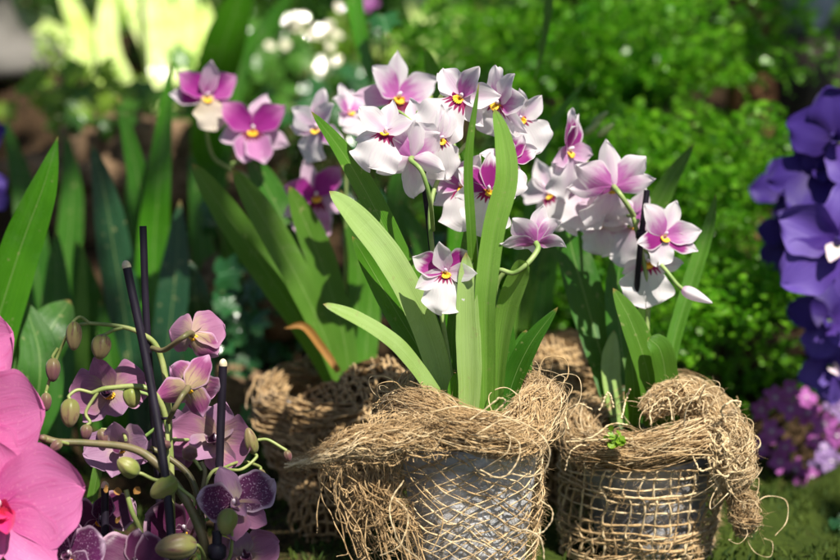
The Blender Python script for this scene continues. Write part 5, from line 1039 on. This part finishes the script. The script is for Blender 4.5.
# leaves added for sun glints: painted pale, glossy, turned to mirror the sun
sp = thing('glint_leaf_plant', 'small pale leaves added to make the sun glints at top', 'plant', P(310, 115, 2.48))
glint = leaf_mat('glint leaf', (.72, .66, .46), (.86, .82, .66), rough=.16, spec=1.0, trans=.1, tcol=(.8, .8, .5), stripes=8.)
for k, (x, y) in enumerate([(282, 40), (294, 48), (303, 32), (276, 44), (265, 42), (290, 16), (284, 24), (304, 12), (316, 34), (322, 40), (328, 50), (318, 56), (326, 64), (312, 26), (340, 12), (334, 22), (324, 78), (316, 74), (341, 56), (314, 88), (356, 92), (240, 40), (247, 46), (255, 45), (308, 46), (330, 30), (298, 20)]):
    p = P(x, y, 2.44 + rng.normal(0, .02)); V, F, UV = petal(rng.uniform(.010, .018), rng.uniform(.004, .0065), nu=5, nv=7, ruf=.02, cup=.05); R = frame(HALF + rng.normal(0, .06, 3), rng.uniform(0, 360)); mb = MB(); mb.add(p + V @ R.T, F, UV); tube(mb, cat([P(310, 115, 2.48), (p + P(310, 115, 2.48)) / 2 + rng.normal(0, .01, 3), p], 9), .0006, 4, 1, False); mb.build('leaf', [glint, M['stem_dark']], sp)
mf = thing('flowering_plant', 'magenta flower just dipping into view at the top edge', 'plant', P(368, -60, 2.3)); small_flower(mf, P(368, 0, 2.3), cv(.1, -.2, 1), .013, 's_pink'); mb = MB(); tube(mb, cat([P(368, -2, 2.31), P(366, -40, 2.32), P(340, -80, 2.34)], 12), .001, 6); mb.build('stem', M['stem'], mf)

# ------------------------------------------------------------------ unseen tree added to cast shade; crown gaps shaped to place sun patches
tree = thing('unseen_shade_tree', 'unseen tree added at the right to cast shade, crown gaps left for sun patches', 'tree', (2.7, -.9, 0))
LIT = [(470, 320, 1.46, .085), (400, 300, 1.45, .05), (350, 230, 1.46, .045), (495, 180, 1.45, .07), (540, 240, 1.45, .06), (400, 140, 1.48, .065), (460, 110, 1.5, .06), (520, 110, 1.53, .06), (600, 170, 1.59, .075), (650, 240, 1.58, .06), (560, 150, 1.6, .05), (690, 290, 1.57, .04),
       (500, 480, 1.44, .06), (540, 420, 1.45, .04), (520, 540, 1.45, .05), (640, 470, 1.54, .085), (600, 520, 1.54, .05), (735, 450, 1.55, .05), (690, 405, 1.56, .05), (700, 540, 1.6, .05), (450, 440, 1.45, .035), (345, 320, 1.43, .03), (370, 335, 1.44, .03),
       (20, 500, 1.41, .06), (10, 420, 1.43, .05), (45, 180, 1.61, .03), (150, 30, 2.55, .16), (80, 40, 2.5, .12), (190, 20, 2.56, .10), (310, 50, 2.45, .17), (430, 40, 2.45, .11), (380, 60, 2.42, .06), (500, 40, 2.3, .12), (540, 360, 1.76, .04),
       (600, 60, 2.2, .06), (670, 90, 2.0, .07), (730, 130, 2.0, .05), (640, 30, 2.2, .07), (560, 90, 2.15, .06), (690, 330, 1.88, .05), (720, 260, 1.95, .05), (640, 300, 1.9, .05), (835, 250, 1.82, .04), (770, 550, 1.7, .06), (90, 110, 2.65, .05), (400, 380, 1.66, .03), (750, 60, 2.6, .03), (690, 60, 2.1, .05), (520, 90, 2.2, .08), (600, 130, 2.05, .04), (700, 190, 2.0, .04), (660, 130, 2.0, .05), (590, 290, 1.95, .03), (680, 380, 1.92, .035), (745, 220, 1.95, .04), (800, 440, 1.86, .05), (830, 150, 1.75, .04), (196, 338, 1.48, .035), (190, 390, 1.45, .03), (128, 430, 1.45, .03), (838, 250, 1.72, .06), (100, 10, 2.65, .22), (620, 130, 2.08, .06), (700, 250, 1.95, .05), (610, 370, 1.97, .03), (253, 126, 1.76, .035), (206, 94, 1.77, .03), (316, 200, 1.75, .03), (330, 400, 1.68, .05), (300, 430, 1.70, .04), (330, 118, 1.69, .05), (395, 97, 1.62, .05), (300, 345, 1.7, .04), (400, 370, 1.66, .04)]
LP = np.array([P(x, y, d) for x, y, d, r in LIT]); LR = np.array([q[3] for q in LIT])
HC = 2.3
r2 = np.random.default_rng(21); mb = MB(); cnt = 0
e1 = nrm(np.cross(SUN, [0, 0, 1])); e2 = np.cross(SUN, e1)
l1, l2 = LP @ e1, LP @ e2
tot = 9000
base_shift = SUN * (HC / SUN[2])
cx = r2.uniform(-1.5, 1.7, tot); cy = r2.uniform(-.55, 3.0, tot); cz = r2.uniform(-.25, .25, tot)
C = np.stack([cx, cy, np.zeros(tot)], 1) + base_shift + SUN * cz[:, None]
q1, q2 = C @ e1, C @ e2
dist = np.sqrt((q1[:, None] - l1[None]) ** 2 + (q2[:, None] - l2[None]) ** 2)
hole = (dist < (LR[None] * r2.uniform(.8, 1.15, (tot, 1)) + .028)).any(1)
gap = (np.sin(q1 * 23 + 1.3 * np.sin(q2 * 17)) + np.sin(q2 * 29 + 1.7 * np.sin(q1 * 13))) > 1.45
C = C[~hole & ~gap]
for c in C:
    d = nrm(r2.normal(0, 1, 3)); Nn = nrm(SUN + r2.normal(0, .45, 3)); X = nrm(np.cross(d, Nn)); d = np.cross(Nn, X); s = r2.uniform(.055, .085)
    b = c - d * s * .5
    mb.add([b, b + d * s * .35 + X * s * .34, b + d * s * .75 + X * s * .22, b + d * s, b + d * s * .75 - X * s * .22, b + d * s * .35 - X * s * .34], [[0, 1, 2, 3], [0, 3, 4, 5]], [[.5, 0], [1, .35], [.9, .7], [.5, 1], [.1, .7], [0, .35]])
mb.build('crown', M['canopy'], tree)
bark = simple_mat('tree bark', (.07, .05, .035), (.17, .13, .10), 30., .9, .2, bstr=1., bdist=.01, stretch=(1, 1, .2))
TR = np.array([2.7, -.9, 0.])
mb = MB(); tube(mb, cat([TR + (0, 0, -.02), TR + (-.02, .05, 1.0), TR + (.02, 0, 2.2), TR + (-.1, -.1, 3.2)], 30), [.14, .11, .09, .06], 14); mb.build('trunk', bark, tree)
mb = MB(); q = 0
while q < 10:
    e = base_shift + np.array([r2.uniform(-1.3, 1.5), r2.uniform(-.4, 2.8), .45]); B0 = TR + (-.08, -.08, 3.0); C = cat([B0, (B0 + e) / 2 + r2.normal(0, .25, 3) + (0, 0, .2), e], 24)
    dd = np.sqrt(((C @ e1)[:, None] - l1[None]) ** 2 + ((C @ e2)[:, None] - l2[None]) ** 2)
    if (dd < LR[None] + .05).any(): continue
    tube(mb, C, [.03, .018, .006], 8); q += 1
mb.build('branch', bark, tree)
